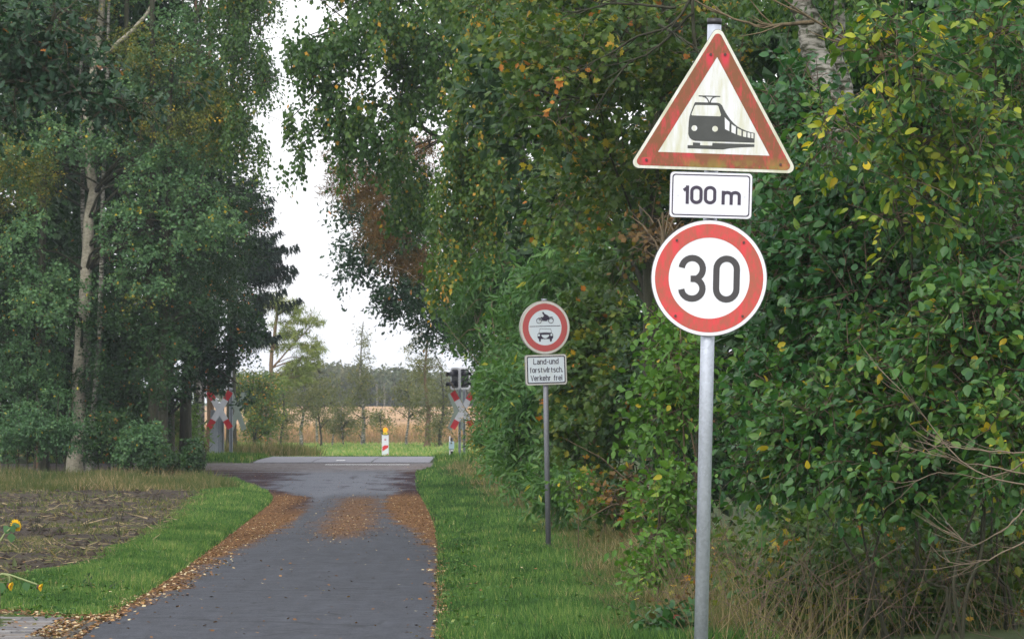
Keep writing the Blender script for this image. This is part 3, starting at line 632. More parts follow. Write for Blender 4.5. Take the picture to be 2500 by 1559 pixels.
tree('maple_tree', 'field maple with dark green and yellow leaves behind the triangular sign', 'tree', None,
     [([G(1560, 52), W(1550, 900, 52), W(1545, 500, 52), W(1560, 200, 52), W(1600, -80, 52)], .12, .05),
      ([W(1548, 620, 52), W(1450, 380, 51), W(1400, 200, 50.5), W(1520, 60, 50), W(1640, 0, 50)], .012, .005)],
     [(1330, 200, 120, 170, 50, 1.2), (1470, 130, 130, 130, 50, 1.2), (1340, 470, 120, 150, 61, 1.0), (1470, 420, 110, 160, 52, 1.1), (1650, 120, 130, 110, 51, 1.2), (1800, 90, 110, 100, 52, 1.2), (1250, 60, 100, 120, 52, 1.4), (1500, 620, 80, 90, 53, 1), (1560, -100, 350, 90, 52, 2.5), (1600, 300, 120, 160, 54, 1)],
     'maple', ('maple', .085), 1900, 8, .4, 'bush', 'dark', RG, (.5, .24), 50, twigs=500, seed=105, sub=9)
tree('red_leaved_bush', 'sparse reddish-brown shrub in the shade behind the distance plate', 'bush', None,
     [([G(1600, 48), W(1590, 900, 48), W(1570, 500, 48)], .03, .01)],
     [(1560, 560, 60, 70, 49, .6), (1850, 430, 50, 60, 44, .5), (1500, 1180, 70, 50, 46, .5)],
     'rust', ('maple', .06), 90, 7, .35, 'bush', 'brown', None, (.5, .25), 26, twigs=150, seed=106, crown='foliage')
HG = 'shrubs of the hedge right of the road'
hed = [
 ('willow shrub with long narrow leaves left of the access sign', [(1165, 750, 80, 80, 88, 1.2), (1215, 880, 75, 100, 84, 1.2), (1205, 1010, 60, 80, 84, 1), (1110, 680, 60, 70, 90, 1), (1200, 660, 90, 90, 86, 1), (1220, 1080, 50, 40, 83, .8), (1250, 1125, 50, 28, 82, .6)], 'willow', ('lance', .17), 2200, 8, .45, (1190, 84)),
 ('dense green shrub directly behind the access restriction sign', [(1290, 760, 110, 120, 68, 1.1), (1270, 920, 100, 100, 66, 1), (1260, 1040, 80, 70, 66, .9), (1360, 640, 90, 90, 66, 1), (1330, 1080, 50, 40, 65, .8), (1330, 1160, 60, 40, 64, .5)], 'willow', ('lance', .16), 1900, 8, .45, (1290, 67)),
 ('bushy shrub between the access sign and the thick pole, many thin stems below', [(1430, 780, 110, 110, 61, 1), (1420, 920, 110, 110, 60.5, 1), (1390, 1040, 80, 70, 60, .8), (1500, 900, 80, 120, 59, .8), (1440, 1170, 60, 50, 59, .5)], 'maple', ('maple', .095), 1300, 8, .4, (1440, 60)),
 ('shrub turning orange near the crossing on the right', [(1150, 1020, 50, 70, 104, 1), (1170, 1090, 50, 45, 102, .8)], 'golden', ('quad', .06), 330, 8, .35, (1150, 103)),
 ('dark shrub crowding the right warning cross', [(1163, 930, 32, 60, 121, .8), (1160, 1010, 26, 60, 121, .8), (1150, 872, 34, 46, 122, .9, 1.2), (1195, 840, 60, 60, 120, 1), (1200, 980, 40, 90, 118, 1)], 'dark', ('quad', .075), 900, 8, .35, (1165, 121)),
 ('lone dark tree behind the right signal with leaves against the sky', [(1080, 760, 75, 55, 128, 1.2), (1125, 800, 60, 40, 127, 1), (1040, 810, 30, 30, 130, .8, .6), (1030, 690, 70, 50, 128, 1.2), (960, 715, 40, 25, 128, .8, .9), (1120, 620, 60, 90, 126, 1.2)], 'dark', ('quad', .085), 1300, 8, .4, (1130, 128)),
 ('light green hazel bush left of the thick pole', [(1600, 860, 70, 80, 43, .7), (1570, 1000, 50, 80, 43, .6), (1590, 1180, 50, 60, 42, .5), (1610, 750, 60, 50, 44, .6), (1560, 1270, 40, 40, 42, .5)], 'hazel', ('ovate', .075), 480, 8, .35, (1620, 43)),
 ('dark shaded shrub behind the hazel bush', [(1610, 720, 110, 120, 53, .8), (1590, 900, 80, 120, 53, .8), (1660, 980, 100, 140, 48, .7), (1560, 1080, 60, 70, 52, .6)], 'dark', ('quad', .085), 900, 8, .4, (1530, 52)),
]
for i, (lab, lb, mt, lf, nc, k_, tw_, (bx, bY)) in enumerate(hed):
    rng0 = np.random.default_rng(300 + i); st = []
    for u in range(5 if 'thin stems' in lab or 'hazel' in lab else 3):
        a = lb[rng0.integers(0, len(lb))]; o_ = rng0.uniform(-50, 50)
        o_ += 35; st.append(([G(bx + o_, bY + rng0.uniform(0, 1.2)), W(bx + o_ + rng0.uniform(-40, 40), 1100, bY + rng0.uniform(-.3, .5)), W(a[0], a[1], bY)], .013, .005))
    tree('hedge_shrub', lab, 'shrub', None, st, lb, mt, lf, nc, k_, tw_, 'bush', 'brown', HG, (.5, .2), 22, twigs=150 if bY < 70 else 0, seed=310 + i, sub=8, crown='foliage')
# near large-leaved shrubs, the biggest leaves one by one
near = [
 ('large-leaved shrub filling the right margin at mid height', [(2330, 820, 170, 170, 30.5, .5), (2400, 1000, 150, 160, 30.2, .5), (2200, 930, 150, 130, 30.8, .5), (2330, 640, 150, 120, 31, .5), (2560, 800, 120, 300, 31, .6)], 'near', .072, 1100, (2330, 30.6), (.55, .17), 260),
 ('large-leaved dark green shrub just right of the speed limit disc', [(1930, 640, 130, 140, 32.5, .5), (2080, 700, 140, 150, 32, .5), (1900, 470, 110, 110, 33, .5), (2050, 500, 130, 110, 32.5, .5), (1870, 820, 80, 90, 33, .4)], 'near', .069, 1150, (2060, 32.5), (.25, .15), 260),
 ('green shrub with yellow-green leaves low to the right of the thick pole', [(1960, 1010, 150, 120, 31.5, .5), (2120, 1120, 140, 90, 31, .5), (1830, 930, 80, 90, 32.5, .4), (2060, 880, 130, 90, 31.5, .5), (1800, 1080, 70, 80, 33, .4)], 'near', .067, 1120, (2060, 31.6), (.52, .16), 260),
 ('young tree with yellow leaves in the upper right corner', [(2130, 130, 130, 120, 30.5, .5, .45), (2330, 60, 110, 90, 31, .5, .6), (2270, 330, 150, 120, 31, .5, .5), (1990, 300, 130, 100, 31.5, .5, .35), (2160, 480, 110, 90, 31, .5, .5)], 'nearyellow', .074, 380, (2250, 31.2), (.44, .26), 240),
 ('small-leaved tree high at the right margin with leaves turning yellow', [(2380, 250, 110, 160, 33, .6), (2400, 470, 100, 130, 33, .6), (2340, 120, 100, 90, 33.5, .6), (2480, 60, 120, 120, 33, .6)], 'nearyellow', .055, 520, (2420, 33.4), (.34, .22), 0),
 ('bluish-green shrub behind the triangular sign corner', [(1850, 280, 90, 110, 36, .5, .7), (1930, 380, 100, 90, 36, .5, .8), (1800, 560, 70, 90, 36, .5), (1900, 200, 60, 60, 36, .4, .5)], 'near', .07, 360, (1880, 36), (.2, .15), 120),
]
for i, (lab, lb, mt, lf, nc, (bx, bY), tc_, bg) in enumerate(near):
    rng0 = np.random.default_rng(400 + i); st = []
    for u in range(2):
        a = lb[u % len(lb)]; o_ = rng0.uniform(-90, 90)
        st.append(([G(bx + o_, bY), W(bx + o_ + rng0.uniform(-60, 60), 1400, bY - .1), W(bx + o_ + rng0.uniform(-60, 60), 1250, bY), W(a[0] + rng0.uniform(-40, 40), a[1], bY + .2)], .013, .005))
    tree('broad_leaved_shrub', lab, 'shrub', None, st, lb, mt, ('ovate', lf), nc, 9, .3, 'bush', 'dark', 'broad-leaved shrubs beside the thick pole', tc_, 26, twigs=nc, seed=410 + i, sub=9, big=bg, crown='foliage', branch_r=.012, wid=.92)
# birch trunk seen at the top right
tree('birch_tree', 'old birch with a scarred white trunk seen behind the yellow leaves', 'tree', None,
     [([G(2010, 41), W(2005, 700, 41), W(1995, 400, 41), W(1962, 230, 41), W(1925, 110, 41), W(1895, 0, 41), W(1880, -150, 41)], .125, .095),
      ([W(1995, 420, 41), W(2010, 250, 41.2), W(1985, 120, 41.2), W(1990, -60, 41.2)], .07, .04)],
     [(1900, -140, 300, 90, 41.5, 1.5), (2000, 20, 120, 50, 42.5, .6)],
     'birch', ('quad', .065), 420, 10, .6, 'weep', 'birch', RG, (.5, .2), 8, seed=120)
# bare twigs and long branches near the right margin
def bare(label, lines, Y, mat, r, seed):
    rng = np.random.default_rng(seed); b = G(lines[0][0][0], Y)
    root = empty('bare_branch_shrub', tuple(b), label, 'shrub', 'shrubs with leafless branches at the right margin')
    tb = Tubes(); tb.add(curve_pts([b, W(lines[0][0][0] + 30, lines[0][0][1] + 260, Y), W(lines[0][0][0] + 5, lines[0][0][1] + 120, Y), W(*lines[0][0], Y)], 9), np.linspace(r * 1.3, r, 9), 6); tb.build('stem', MB[mat], root, b)
    tb = Tubes()
    for ln in lines:
        q = curve_pts([W(a, c, Y + rng.uniform(-.15, .15)) for a, c in ln], 14) + rng.normal(size=(14, 3)) * .004; tb.add(q, np.linspace(r, r * .25, 14), 5)
        for s in range(9):
            j = rng.integers(2, 13); v = unit(q[min(j + 1, 13)] - q[j - 1]) * rng.uniform(.12, .35) + rng.normal(size=3) * .06
            tb.add([q[j], q[j] + v * .5, q[j] + v + [0, 0, .03]], [r * .4, r * .3, r * .12], 4)
    tb.build('branches', MB[mat], root, b)['kind'] = 'stuff'; return root
bare('leafless tan branches sweeping in low from the right margin', [[(2440, 1125), (2330, 1100), (2240, 1085), (2130, 1050)], [(2440, 1150), (2300, 1110), (2200, 1000), (2150, 940), (2100, 890)], [(2440, 1090), (2340, 1130), (2230, 1120), (2160, 1140)], [(2440, 1070), (2280, 1060), (2190, 1035)], [(2430, 1280), (2350, 1320), (2300, 1335), (2240, 1330)], [(2430, 1200), (2380, 1250), (2310, 1290), (2260, 1262)]], 29.4, 'tan', .0055, 1)
bare('long dark branch slanting across the upper right above the triangular sign', [[(2240, 215), (2140, 150), (2020, 105), (1930, 50), (1790, -20)], [(2240, 215), (2330, 330), (2390, 480)], [(1930, 50), (1800, 60), (1700, 30)]], 33.8, 'brown', .018, 2)
bare('twisted dark twigs in front of the maple at top centre', [[(1640, -10), (1590, 60), (1500, 90), (1440, 130), (1370, 160)], [(1640, 30), (1560, 110), (1480, 160), (1400, 270)], [(1600, 20), (1450, 10), (1330, 40)], [(1560, 60), (1640, 110), (1690, 170)]], 47.5, 'dark', .016, 3)
# darkness behind the right hedge
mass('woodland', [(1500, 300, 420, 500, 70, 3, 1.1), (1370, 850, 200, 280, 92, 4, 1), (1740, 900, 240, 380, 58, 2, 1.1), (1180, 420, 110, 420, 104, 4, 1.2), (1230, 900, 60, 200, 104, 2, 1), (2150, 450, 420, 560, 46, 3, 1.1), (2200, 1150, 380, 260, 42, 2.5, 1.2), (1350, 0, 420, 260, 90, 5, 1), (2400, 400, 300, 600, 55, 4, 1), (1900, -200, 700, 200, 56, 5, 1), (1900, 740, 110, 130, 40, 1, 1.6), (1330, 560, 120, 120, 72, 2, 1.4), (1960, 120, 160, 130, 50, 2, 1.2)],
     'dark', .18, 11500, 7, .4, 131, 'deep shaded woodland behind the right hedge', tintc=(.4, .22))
tb = Tubes(); rq = np.random.default_rng(77)
for i in range(520):
    x0_, y0_ = rq.uniform(1.0, 3.7), rq.uniform(30.5, 36.5); p0 = np.array([x0_, y0_, float(gz(x0_, y0_)) + rq.uniform(0, .5)]); v = rq.normal(size=3) * [.3, .15, .1] + [0, 0, rq.uniform(.1, .6)]
    if y0_ < 33 and x0_ < .045 * y0_: continue
    tb.add([p0, p0 + v * .5 + rq.normal(size=3) * .04, p0 + v], [.003, .0022, .001], 3)
tag(tb.build('thicket_twigs', MB['twig']), 'tangle of thin brown twigs and dead stems under the near right shrubs', 'twigs', kind='stuff')
# low dark thicket at the bottom right
mass('undergrowth', [(2150, 1400, 350, 130, 34, .8, 1), (1850, 1330, 200, 100, 37, .8, .8), (2300, 1300, 200, 90, 34, .6, .8), (2000, 1280, 200, 90, 35, .6, .8)], 'maple', .06, 1500, 7, .35, 132, 'low leafy undergrowth in shade beneath the right shrubs', 'maple', (.45, .25))

# ================================================================== BEYOND THE CROSSING
BG = 'young trees in the row beyond the meadow'
tree('pine_tree', 'tall open-crowned pine beyond the crossing with yellow-green needles', 'tree', None,
     [([G(636, 222), W(640, 960, 222), W(646, 830, 222), W(655, 740, 222), W(650, 700, 222)], .13, .04), ([W(646, 870, 222), W(690, 820, 222), W(720, 790, 222)], .045, .02)],
     [(640, 715, 30, 26, 222, .8), (690, 725, 34, 22, 222, .8), (720, 755, 36, 20, 222, .8), (675, 770, 30, 18, 222, .7, .6), (650, 820, 26, 18, 222, .8, .7), (700, 800, 34, 24, 222, .9), (735, 830, 30, 18, 222, .8), (720, 860, 40, 26, 222, .9), (690, 890, 50, 24, 222, 1)],
     'pine', ('needle', .26), 460, 20, .4, 'tier', 'pine', None, (.5, .25), 30, seed=201, wid=1.6, sub=6)
rowt = [
 ('slender bare-topped birch standing alone against the sky at the centre of the gap', 858, 250, 762, 1064, [(858, 800, 20, 34, .35), (862, 850, 22, 20, .4), (850, 905, 36, 30, .9), (885, 935, 26, 16, .8), (845, 960, 26, 20, .8), (870, 990, 28, 16, .9), (850, 1010, 20, 18, .5)], .11, 'birch'),
 ('leaning birch with a white lower trunk left of centre', 716, 235, 860, 1068, [(720, 920, 44, 34, 1), (700, 960, 36, 30, .9), (745, 945, 34, 30, .8), (715, 890, 30, 24, .9)], .11, 'birch'),
 ('dark-stemmed young tree right of the leaning birch', 758, 238, 900, 1066, [(765, 950, 36, 40, .9), (750, 990, 34, 24, 1), (780, 920, 28, 30, .7)], .07, 'dark'),
 ('thin young birch in front of the pale field', 790, 242, 920, 1062, [(800, 985, 30, 30, .7), (795, 950, 26, 30, .6), (775, 1010, 24, 22, .7)], .06, 'birch'),
 ('low spreading young birch left of the lone slender birch', 812, 240, 950, 1064, [(815, 1010, 32, 26, .8), (830, 985, 24, 22, .6), (812, 960, 20, 26, .5)], .05, 'birch'),
 ('young birch with spreading bare twigs right of the beacon', 965, 240, 900, 1062, [(960, 930, 34, 34, .8), (985, 900, 34, 34, .8), (950, 980, 30, 24, .5), (985, 960, 34, 30, .7)], .08, 'birch'),
 ('tall grey-green tree right of the gap with thin foliage against the sky', 1012, 236, 770, 1066, [(1000, 830, 40, 40, .5), (1020, 880, 40, 34, .8), (1005, 930, 40, 34, .9), (1030, 970, 30, 40, .9), (1010, 1010, 34, 30, .8), (985, 860, 28, 34, .4), (960, 850, 24, 30, .25)], .14, 'pine'),
 ('slim stemmed tree at the right end of the row near the signal', 1045, 232, 880, 1066, [(1045, 920, 30, 40, 1), (1055, 990, 30, 40, 1), (1040, 1035, 34, 24, .8)], .1, 'dark'),
 ('bushy green oak sapling at the left end of the row', 600, 200, 880, 1068, [(600, 930, 48, 50, 1), (625, 980, 44, 40, 1), (585, 990, 40, 40, 1), (640, 920, 36, 40, .9), (610, 1030, 40, 26, .9), (570, 930, 36, 50, .9)], .1, 'dark'),
 ('yellowish young tree left of the leaning birch', 668, 225, 900, 1066, [(665, 935, 44, 36, 1), (680, 980, 34, 36, .9), (650, 1005, 36, 30, .8), (690, 1020, 30, 24, .7)], .08, 'dark'),
 ('small thin birch directly behind the beacon', 905, 246, 960, 1062, [(905, 985, 24, 26, .5), (915, 1020, 20, 18, .4)], .05, 'birch'),
 ('tall faint birch rising behind the pine at the left of the gap', 752, 262, 790, 1058, [(745, 840, 24, 40, .4), (755, 880, 24, 30, .6), (740, 810, 16, 26, .3)], .07, 'birch'),
]
for i, (lab, dx, Y, ty, by, lb, r, bk) in enumerate(rowt):
    b = G(dx, Y); wig = (-1) ** i * 5
    tr = [([b, W(dx + wig * .6, (by + ty) / 2 + 60, Y), W(dx - wig, (by + ty) / 2 - 20, Y), W(dx + wig * .4, ty, Y)], r, r * .22)]
    mt = 'young'
    if 'oak' in lab: mt = 'maple'
    tree('young_tree', lab, 'tree', None, tr, [(a, c, e * 1.05, f_, Y, 1.1, w_) for a, c, e, f_, w_ in lb], mt, ('quad', .10 if mt == 'young' else .11), int(170 * sum(l[4] for l in lb) * (1.6 if mt == 'maple' else 1)), 7, .42, 'bush', bk, BG, (.66 if mt == 'maple' else .45, .2), 22, seed=220 + i, branch_r=.03)
# far wood edge beyond the moor
def farwood():
    rng = np.random.default_rng(9); lb = []
    for i in range(46):
        dx = 520 + i * 15 + rng.uniform(-8, 8); top = 900 - 26 * math.exp(-((dx - 790) / 90) ** 2) - 14 * math.exp(-((dx - 930) / 60) ** 2) + rng.uniform(-7, 7)
        lb.append((dx, top + 20, 20, 26, 600 + rng.uniform(-10, 20), 5)); lb.append((dx + 6, top + 46, 18, 18, 605, 5, .6))
    C, O = lobes_to_clumps(lb, 7500, rng, 4); P, A, N, ci, D = sprays(C, O, 5, 1.2, 'bush', rng); n = len(P)
    ti = rng.normal(.45, .25, len(C))[ci] * .8 + rng.uniform(0, .25, n)
    o = build_leaves('far_wood', P, A, N, .55 * rng.uniform(.6, 1.3, n), 'quad', ti, LM['far'])
    tag(o, 'hazy distant wood along the far side of the pale moor', 'woodland')
    tb = Tubes(); 
    for i in range(60):
        dx = 540 + rng.uniform(0, 640); Y = 596 + rng.uniform(0, 14); a = G(dx, Y); tb.add([a, W(dx + rng.uniform(-3, 3), 925, Y), W(dx, 900, Y)], [.14, .1, .06], 5)
    t = tb.build('far_trunks', MB['dark']); tag(t, 'thin dark and pale trunks under the distant wood canopy', 'tree trunks', kind='stuff')
    tb = Tubes()
    for dx in (735, 893, 910):
        Y = 592; a = G(dx, Y); tb.add([a, W(dx + 1, 935, Y), W(dx - 1, 905, Y)], [.12, .09, .05], 5)
    t = tb.build('far_birch_trunks', MB['birch']); tag(t, 'white birch trunks standing out at the edge of the distant wood', 'tree trunks', kind='stuff')
    # the wood's floor and depth: rows of trees further in
    mass('woodland', [(620 + 70 * i, 935, 60, 40, 640, 14) for i in range(9)], 'far', .9, 1500, 6, 2, 91, 'inner rows of the distant wood, bluish with haze')
farwood()
#@@GRASS
# ================================================================== GRASS, FIELD, LITTER (stuff)
def blades(name, x, y, h, w, tint, mat, lean=.35, label=None, cat='grass', zoff=0):
    n = len(x); rng = RNG; P = np.stack([x, y, gz(x, y) + zoff], 1); A = unit(np.stack([rng.normal(0, lean, n), rng.normal(0, lean, n), np.ones(n)], 1))
    N = unit(np.stack([rng.normal(0, .5, n), -np.ones(n), rng.normal(0, .3, n)], 1))
    return_o = build_leaves(name, P, A, N, h, 'blade', tint, LM[mat], wid=w / h)
    if label: tag(return_o, label, cat)
    return return_o
def sampY(n, y0, y1): u = RNG.uniform(0, 1, n); return 1 / (1 / y0 - u * (1 / y0 - 1 / y1))
# right verge
n = 150000; y = sampY(n, 33, 124); u = RNG.uniform(0, 1, n); x0 = rr(y) - .03; x1 = hedge(y) + .5; x = x0 + u * (x1 - x0)
pat = vnoise(x, y * .6, 1.7, 12) * .7 + vnoise(x, y, 6, 13) * .5; keep = RNG.uniform(0, 1, n) > np.clip((u - .5) * 1.5, 0, .8) + .45 * (pat < -.35); keep &= (u > .03) | (RNG.uniform(0, 1, n) < .4)
x, y, u, pat = x[keep], y[keep], u[keep], pat[keep]; m = len(x)
h = (.03 + .05 * RNG.uniform(0, 1, m) + .07 * np.clip(pat, 0, 1) + .07 * u) * (1 + (y > 70) * .15); w = .0055 * np.maximum(y / 35, 1) * RNG.uniform(.7, 1.3, m)
blades('verge_grass', x, y, h, w, .29 + .28 * pat + RNG.normal(0, .22, m) + .3 * np.clip(u - .6, 0, 1), 'grass', label='short bright green grass on the verge right of the road')
# left verge
n = 150000; y = sampY(n, 38.2, 109); u = RNG.uniform(0, 1, n); x0 = np.where(y < 42.5, -5.6, fieldx(y) - .35); x1 = rl(y) + .03; x = x0 + u * (x1 - x0)
pat = vnoise(x, y * .6, 1.7, 15) * .7 + vnoise(x, y, 6, 16) * .5; keep = (u < .97) | (RNG.uniform(0, 1, n) < .4); keep &= ~((y < 38.8) & (RNG.uniform(0, 1, n) < .5)); x, y, u, pat = x[keep], y[keep], u[keep], pat[keep]; m = len(x)
h = (.07 + .06 * RNG.uniform(0, 1, m) + .06 * np.clip(pat, 0, 1)) * np.where(y < 43, .6, 1) * np.clip(.35 + u * 1.6, 0, 1) * np.clip(.5 + (1 - u) * 8, 0, 1); w = .0055 * np.maximum(y / 35, 1) * RNG.uniform(.7, 1.3, m)
blades('verge_grass', x, y, h, w, .40 + .26 * pat + RNG.normal(0, .22, m), 'grass', label='bright green grass strip between the road and the bare field on the left')
nw = 2000; y = sampY(nw, 35, 75); sd_ = RNG.uniform(0, 1, nw) < .6; x = np.where(sd_, rr(y) + RNG.uniform(.02, 1, nw) * (hedge(y) - rr(y)), fieldx(y) + RNG.uniform(0, 1, nw) * (rl(y) - fieldx(y) - .05))
kk = vnoise(x, y * .7, 2.6, 41) > .1; x, y = x[kk], y[kk]; nw = len(x); a = RNG.uniform(0, 6.28, nw); c_ = RNG.uniform(-.09, .09, (nw, 2))
P = np.repeat(np.stack([x, y, gz(x, y) + RNG.uniform(.02, .1, nw)], 1), 4, 0); a = RNG.uniform(0, 6.28, nw * 4); A = np.stack([np.cos(a), np.sin(a), RNG.normal(.35, .3, nw * 4)], 1); N = np.stack([RNG.normal(0, .4, nw * 4), RNG.normal(0, .4, nw * 4), np.ones(nw * 4)], 1)
o = build_leaves('verge_weeds', P, A, N, RNG.uniform(.02, .05, nw * 4), 'quad', RNG.normal(.35, .2, nw * 4), LM['grass'], wid=1.3); tag(o, 'broad-leaved weeds scattered through the grass verges', 'weeds')
# grass banks round the crossing
n = 42000; y = RNG.uniform(117, 146, n); x = RNG.uniform(-12, 1.5, n); rlx = np.where(y > 122, np.where(y > 134, -99, -6.5), -99); keep = ((x > rr(np.minimum(y, 130)) + .05) | (x < np.where(y > 122.4, -6.5, -98)) | (y > 134.2)); x, y = x[keep], y[keep]; m = len(x)
blades('bank_grass', x, y, np.where(y > 132.5, .15, 1) * RNG.uniform(.08, .2, m), .02 * RNG.uniform(.7, 1.4, m), .45 + RNG.normal(0, .2, m) + .3 * (vnoise(x, y, .8, 3) > .3), 'grass', label='green grass on the banks around the level crossing')
# dry tall grass: at the wood foot, on the hedge side, and behind
n = 30000; y = RNG.uniform(100.5, 110.5, n); x = RNG.uniform(-12.5, -5.6, n); keep = x < rl(y) - .5 - np.clip((y - 104) * .05, 0, 1); x, y = x[keep], y[keep]; m = len(x)
blades('dry_grass', x, y, RNG.uniform(.08, .42, m) * (.7 + .5 * vnoise(x, y, 1.6, 6)), .014 * RNG.uniform(.7, 1.4, m), .25 + .35 * vnoise(x, y, 1.1, 8) + RNG.normal(0, .28, m), 'dry', .55, 'tall dry brown grass between the field and the left wood', 'dry grass')
n = 60000; y = sampY(n, 34, 118); u = RNG.beta(2.4, 2.0, n); x = hedge(y) - 1.0 + u * 2.1 * np.where(y > 80, .75, 1); h = RNG.uniform(.08, .55, n) * np.clip(.12 + u * 1.1, 0, 1.1) * (.75 + .5 * vnoise(x, y, 2.1, 7))
blades('dry_grass', x, y, h, .0045 * np.maximum(y / 35, 1) * RNG.uniform(.7, 1.4, n), .42 + .3 * vnoise(x, y, 1.3, 8) + RNG.normal(0, .25, n), 'dry', .6, 'pale dry grass and stalks along the foot of the right hedge', 'dry grass')
n = 1500; x = RNG.uniform(1.15, 3.4, n); y = RNG.uniform(32, 38, n); kq = vnoise(x, y, 2.5, 5) > -.15; x, y = x[kq], y[kq]; n = len(x)
blades('dry_stalks', x, y, RNG.uniform(.15, .85, n), RNG.uniform(.003, .006, n), RNG.uniform(.1, .8, n), 'dry', .38, 'long dry stalks standing under the near right shrubs', 'dry grass')
n = 60000; y = RNG.uniform(150, 262, n); x = RNG.uniform(-28, 6, n)
blades('meadow_grass', x, y, RNG.uniform(.08, .2, n), .05 * RNG.uniform(.6, 1.3, n), .7 + RNG.normal(0, .15, n) + .12 * vnoise(x, y, .3, 4), 'grass', .4, 'sunlit light green meadow grass beyond the crossing', zoff=.03)
n = 30000; y = 258 + 90 * RNG.beta(1, 1.6, n); x = RNG.uniform(-26, 8, n)
blades('heath_grass', x, y, RNG.uniform(.15, .6, n), .05 * RNG.uniform(.6, 1.3, n), .25 + .3 * vnoise(x, y, .4, 4) + RNG.normal(0, .2, n) + (y - 258) / 120, 'heath', .35, 'tall reddish-brown heath grass behind the meadow', 'dry grass')
n = 16000; y = RNG.uniform(136, 158, n); x = RNG.uniform(-14, -6, n)
blades('dry_grass', x, y, RNG.uniform(.2, .55, n), .02 * RNG.uniform(.7, 1.4, n), .35 + RNG.normal(0, .22, n), 'dry', .3, 'dry grass behind the left crossing posts', 'dry grass')
# the bare field: straw, weeds
n = 22000; y = sampY(n, 42, 103); x = -13 + RNG.uniform(0, 1, n) * (fieldx(y) + 13); vis = (x > -.108 * y) & (vnoise(x, y * .5, 1.7, 31) + RNG.normal(0, .3, n) > .05); x, y = x[vis], y[vis]; n = len(x)
P = np.stack([x, y, gz(x, y) + .04 + RNG.uniform(0, .03, n)], 1); a = RNG.uniform(0, 6.28, n); A = np.stack([np.cos(a), np.sin(a) * .6, RNG.normal(0, .25, n)], 1); N = np.stack([RNG.normal(0, .3, n), RNG.normal(0, .3, n) - .4, np.ones(n)], 1)
o = build_leaves('field_straw', P, A, N, RNG.uniform(.05, .2, n) * (1 + 1.2 * (RNG.uniform(0, 1, n) < .04)), 'blade', RNG.uniform(.1, 1, n) ** 1.4, LM['dry'], wid=.10); tag(o, 'straw and cut stalks scattered over the bare field', 'straw')
n = 40000; y = sampY(n, 42, 103); x = -13 + RNG.uniform(0, 1, n) * (fieldx(y) + 13.1); vis = (x > -.108 * y) & (vnoise(x * .8, y * .45, 2.0, 22) + .35 * vnoise(x, y, 5, 2) > .3); x, y = x[vis], y[vis]; n = len(x)
blades('field_weeds', x, y, RNG.uniform(.04, .13, n), .006 * np.maximum(y / 35, 1) * RNG.uniform(.7, 1.3, n), RNG.normal(.25, .2, n), 'dry', .6, 'sparse weeds and yellowed grass on the bare field', 'weeds', zoff=.03)
n = 70; y = RNG.uniform(62, 100, n); x = -13 + RNG.uniform(0, 1, n) * (fieldx(y) + 12.5)
tb = Tubes()
for i in range(n):
    g0 = np.array([x[i], y[i], float(gz(x[i], y[i]))])
    for q in range(3): v = RNG.normal(size=3) * [.06, .06, .03] + [0, 0, RNG.uniform(.08, .2)]; tb.add([g0, g0 + v], [.009, .004], 4)
tag(tb.build('field_stubble', MB['dark']), 'dark broken stalks standing in the bare field', 'stubble', kind='stuff')
# clods of the dug field
n = 9000; y = sampY(n, 43, 103); x = -13 + RNG.uniform(0, 1, n) * (fieldx(y) + 12.9); vis = (x > -.108 * y) & (vnoise(x, y * .6, 1.6, 51) + RNG.normal(0, .4, n) > -.1); x, y = x[vis], y[vis]; n = len(x)
OC = np.array([[1, 0, 0], [0, 1, 0], [-1, 0, 0], [0, -1, 0], [0, 0, 1], [0, 0, -.5]], float); OF = np.array([[0, 1, 4], [1, 2, 4], [2, 3, 4], [3, 0, 4], [1, 0, 5], [2, 1, 5], [3, 2, 5], [0, 3, 5]])
r_ = RNG.uniform(.015, .06, n) * RNG.uniform(.5, 1.2, n); th = RNG.uniform(0, 6.28, n); V = OC[None] * RNG.uniform(.6, 1.3, (n, 6, 1)) * (r_[:, None, None] * np.array([1.2, 1.2, .7]))
Vx = V[..., 0] * np.cos(th)[:, None] - V[..., 1] * np.sin(th)[:, None]; Vy = V[..., 0] * np.sin(th)[:, None] + V[..., 1] * np.cos(th)[:, None]
V = np.stack([Vx + x[:, None], Vy + y[:, None], V[..., 2] + (gz(x, y) + .035)[:, None]], -1).reshape(-1, 3)
o = link('field_clods', mesh_np('field_clods', V, (OF[None] + (np.arange(n) * 6)[:, None, None]).reshape(-1, 3)), G_SOIL); tag(o, 'dark clods of earth lying on the bare field', 'soil clods', kind='stuff')
# fallen leaves
n = 420000; y = sampY(n, 34, 122); x = rl(y) - .25 + RNG.uniform(0, 1, n) * (rr(y) - rl(y) + .5); x = np.maximum(x, -9.5)
d = litter(x, y); ed = (x < rl(y) + .05) | (x > rr(y) - .05); pr = np.where(ed, .3, .0018 + d ** 1.3 * .26) * np.where(y < 60, 1, .8) * np.where((y < 60) & (x > -1.2) & ~ed, .35, 1)
pr = np.where((y > 104), pr * .6, pr)
keep = (RNG.uniform(0, 1, n) < pr * .62); x, y = x[keep], y[keep]
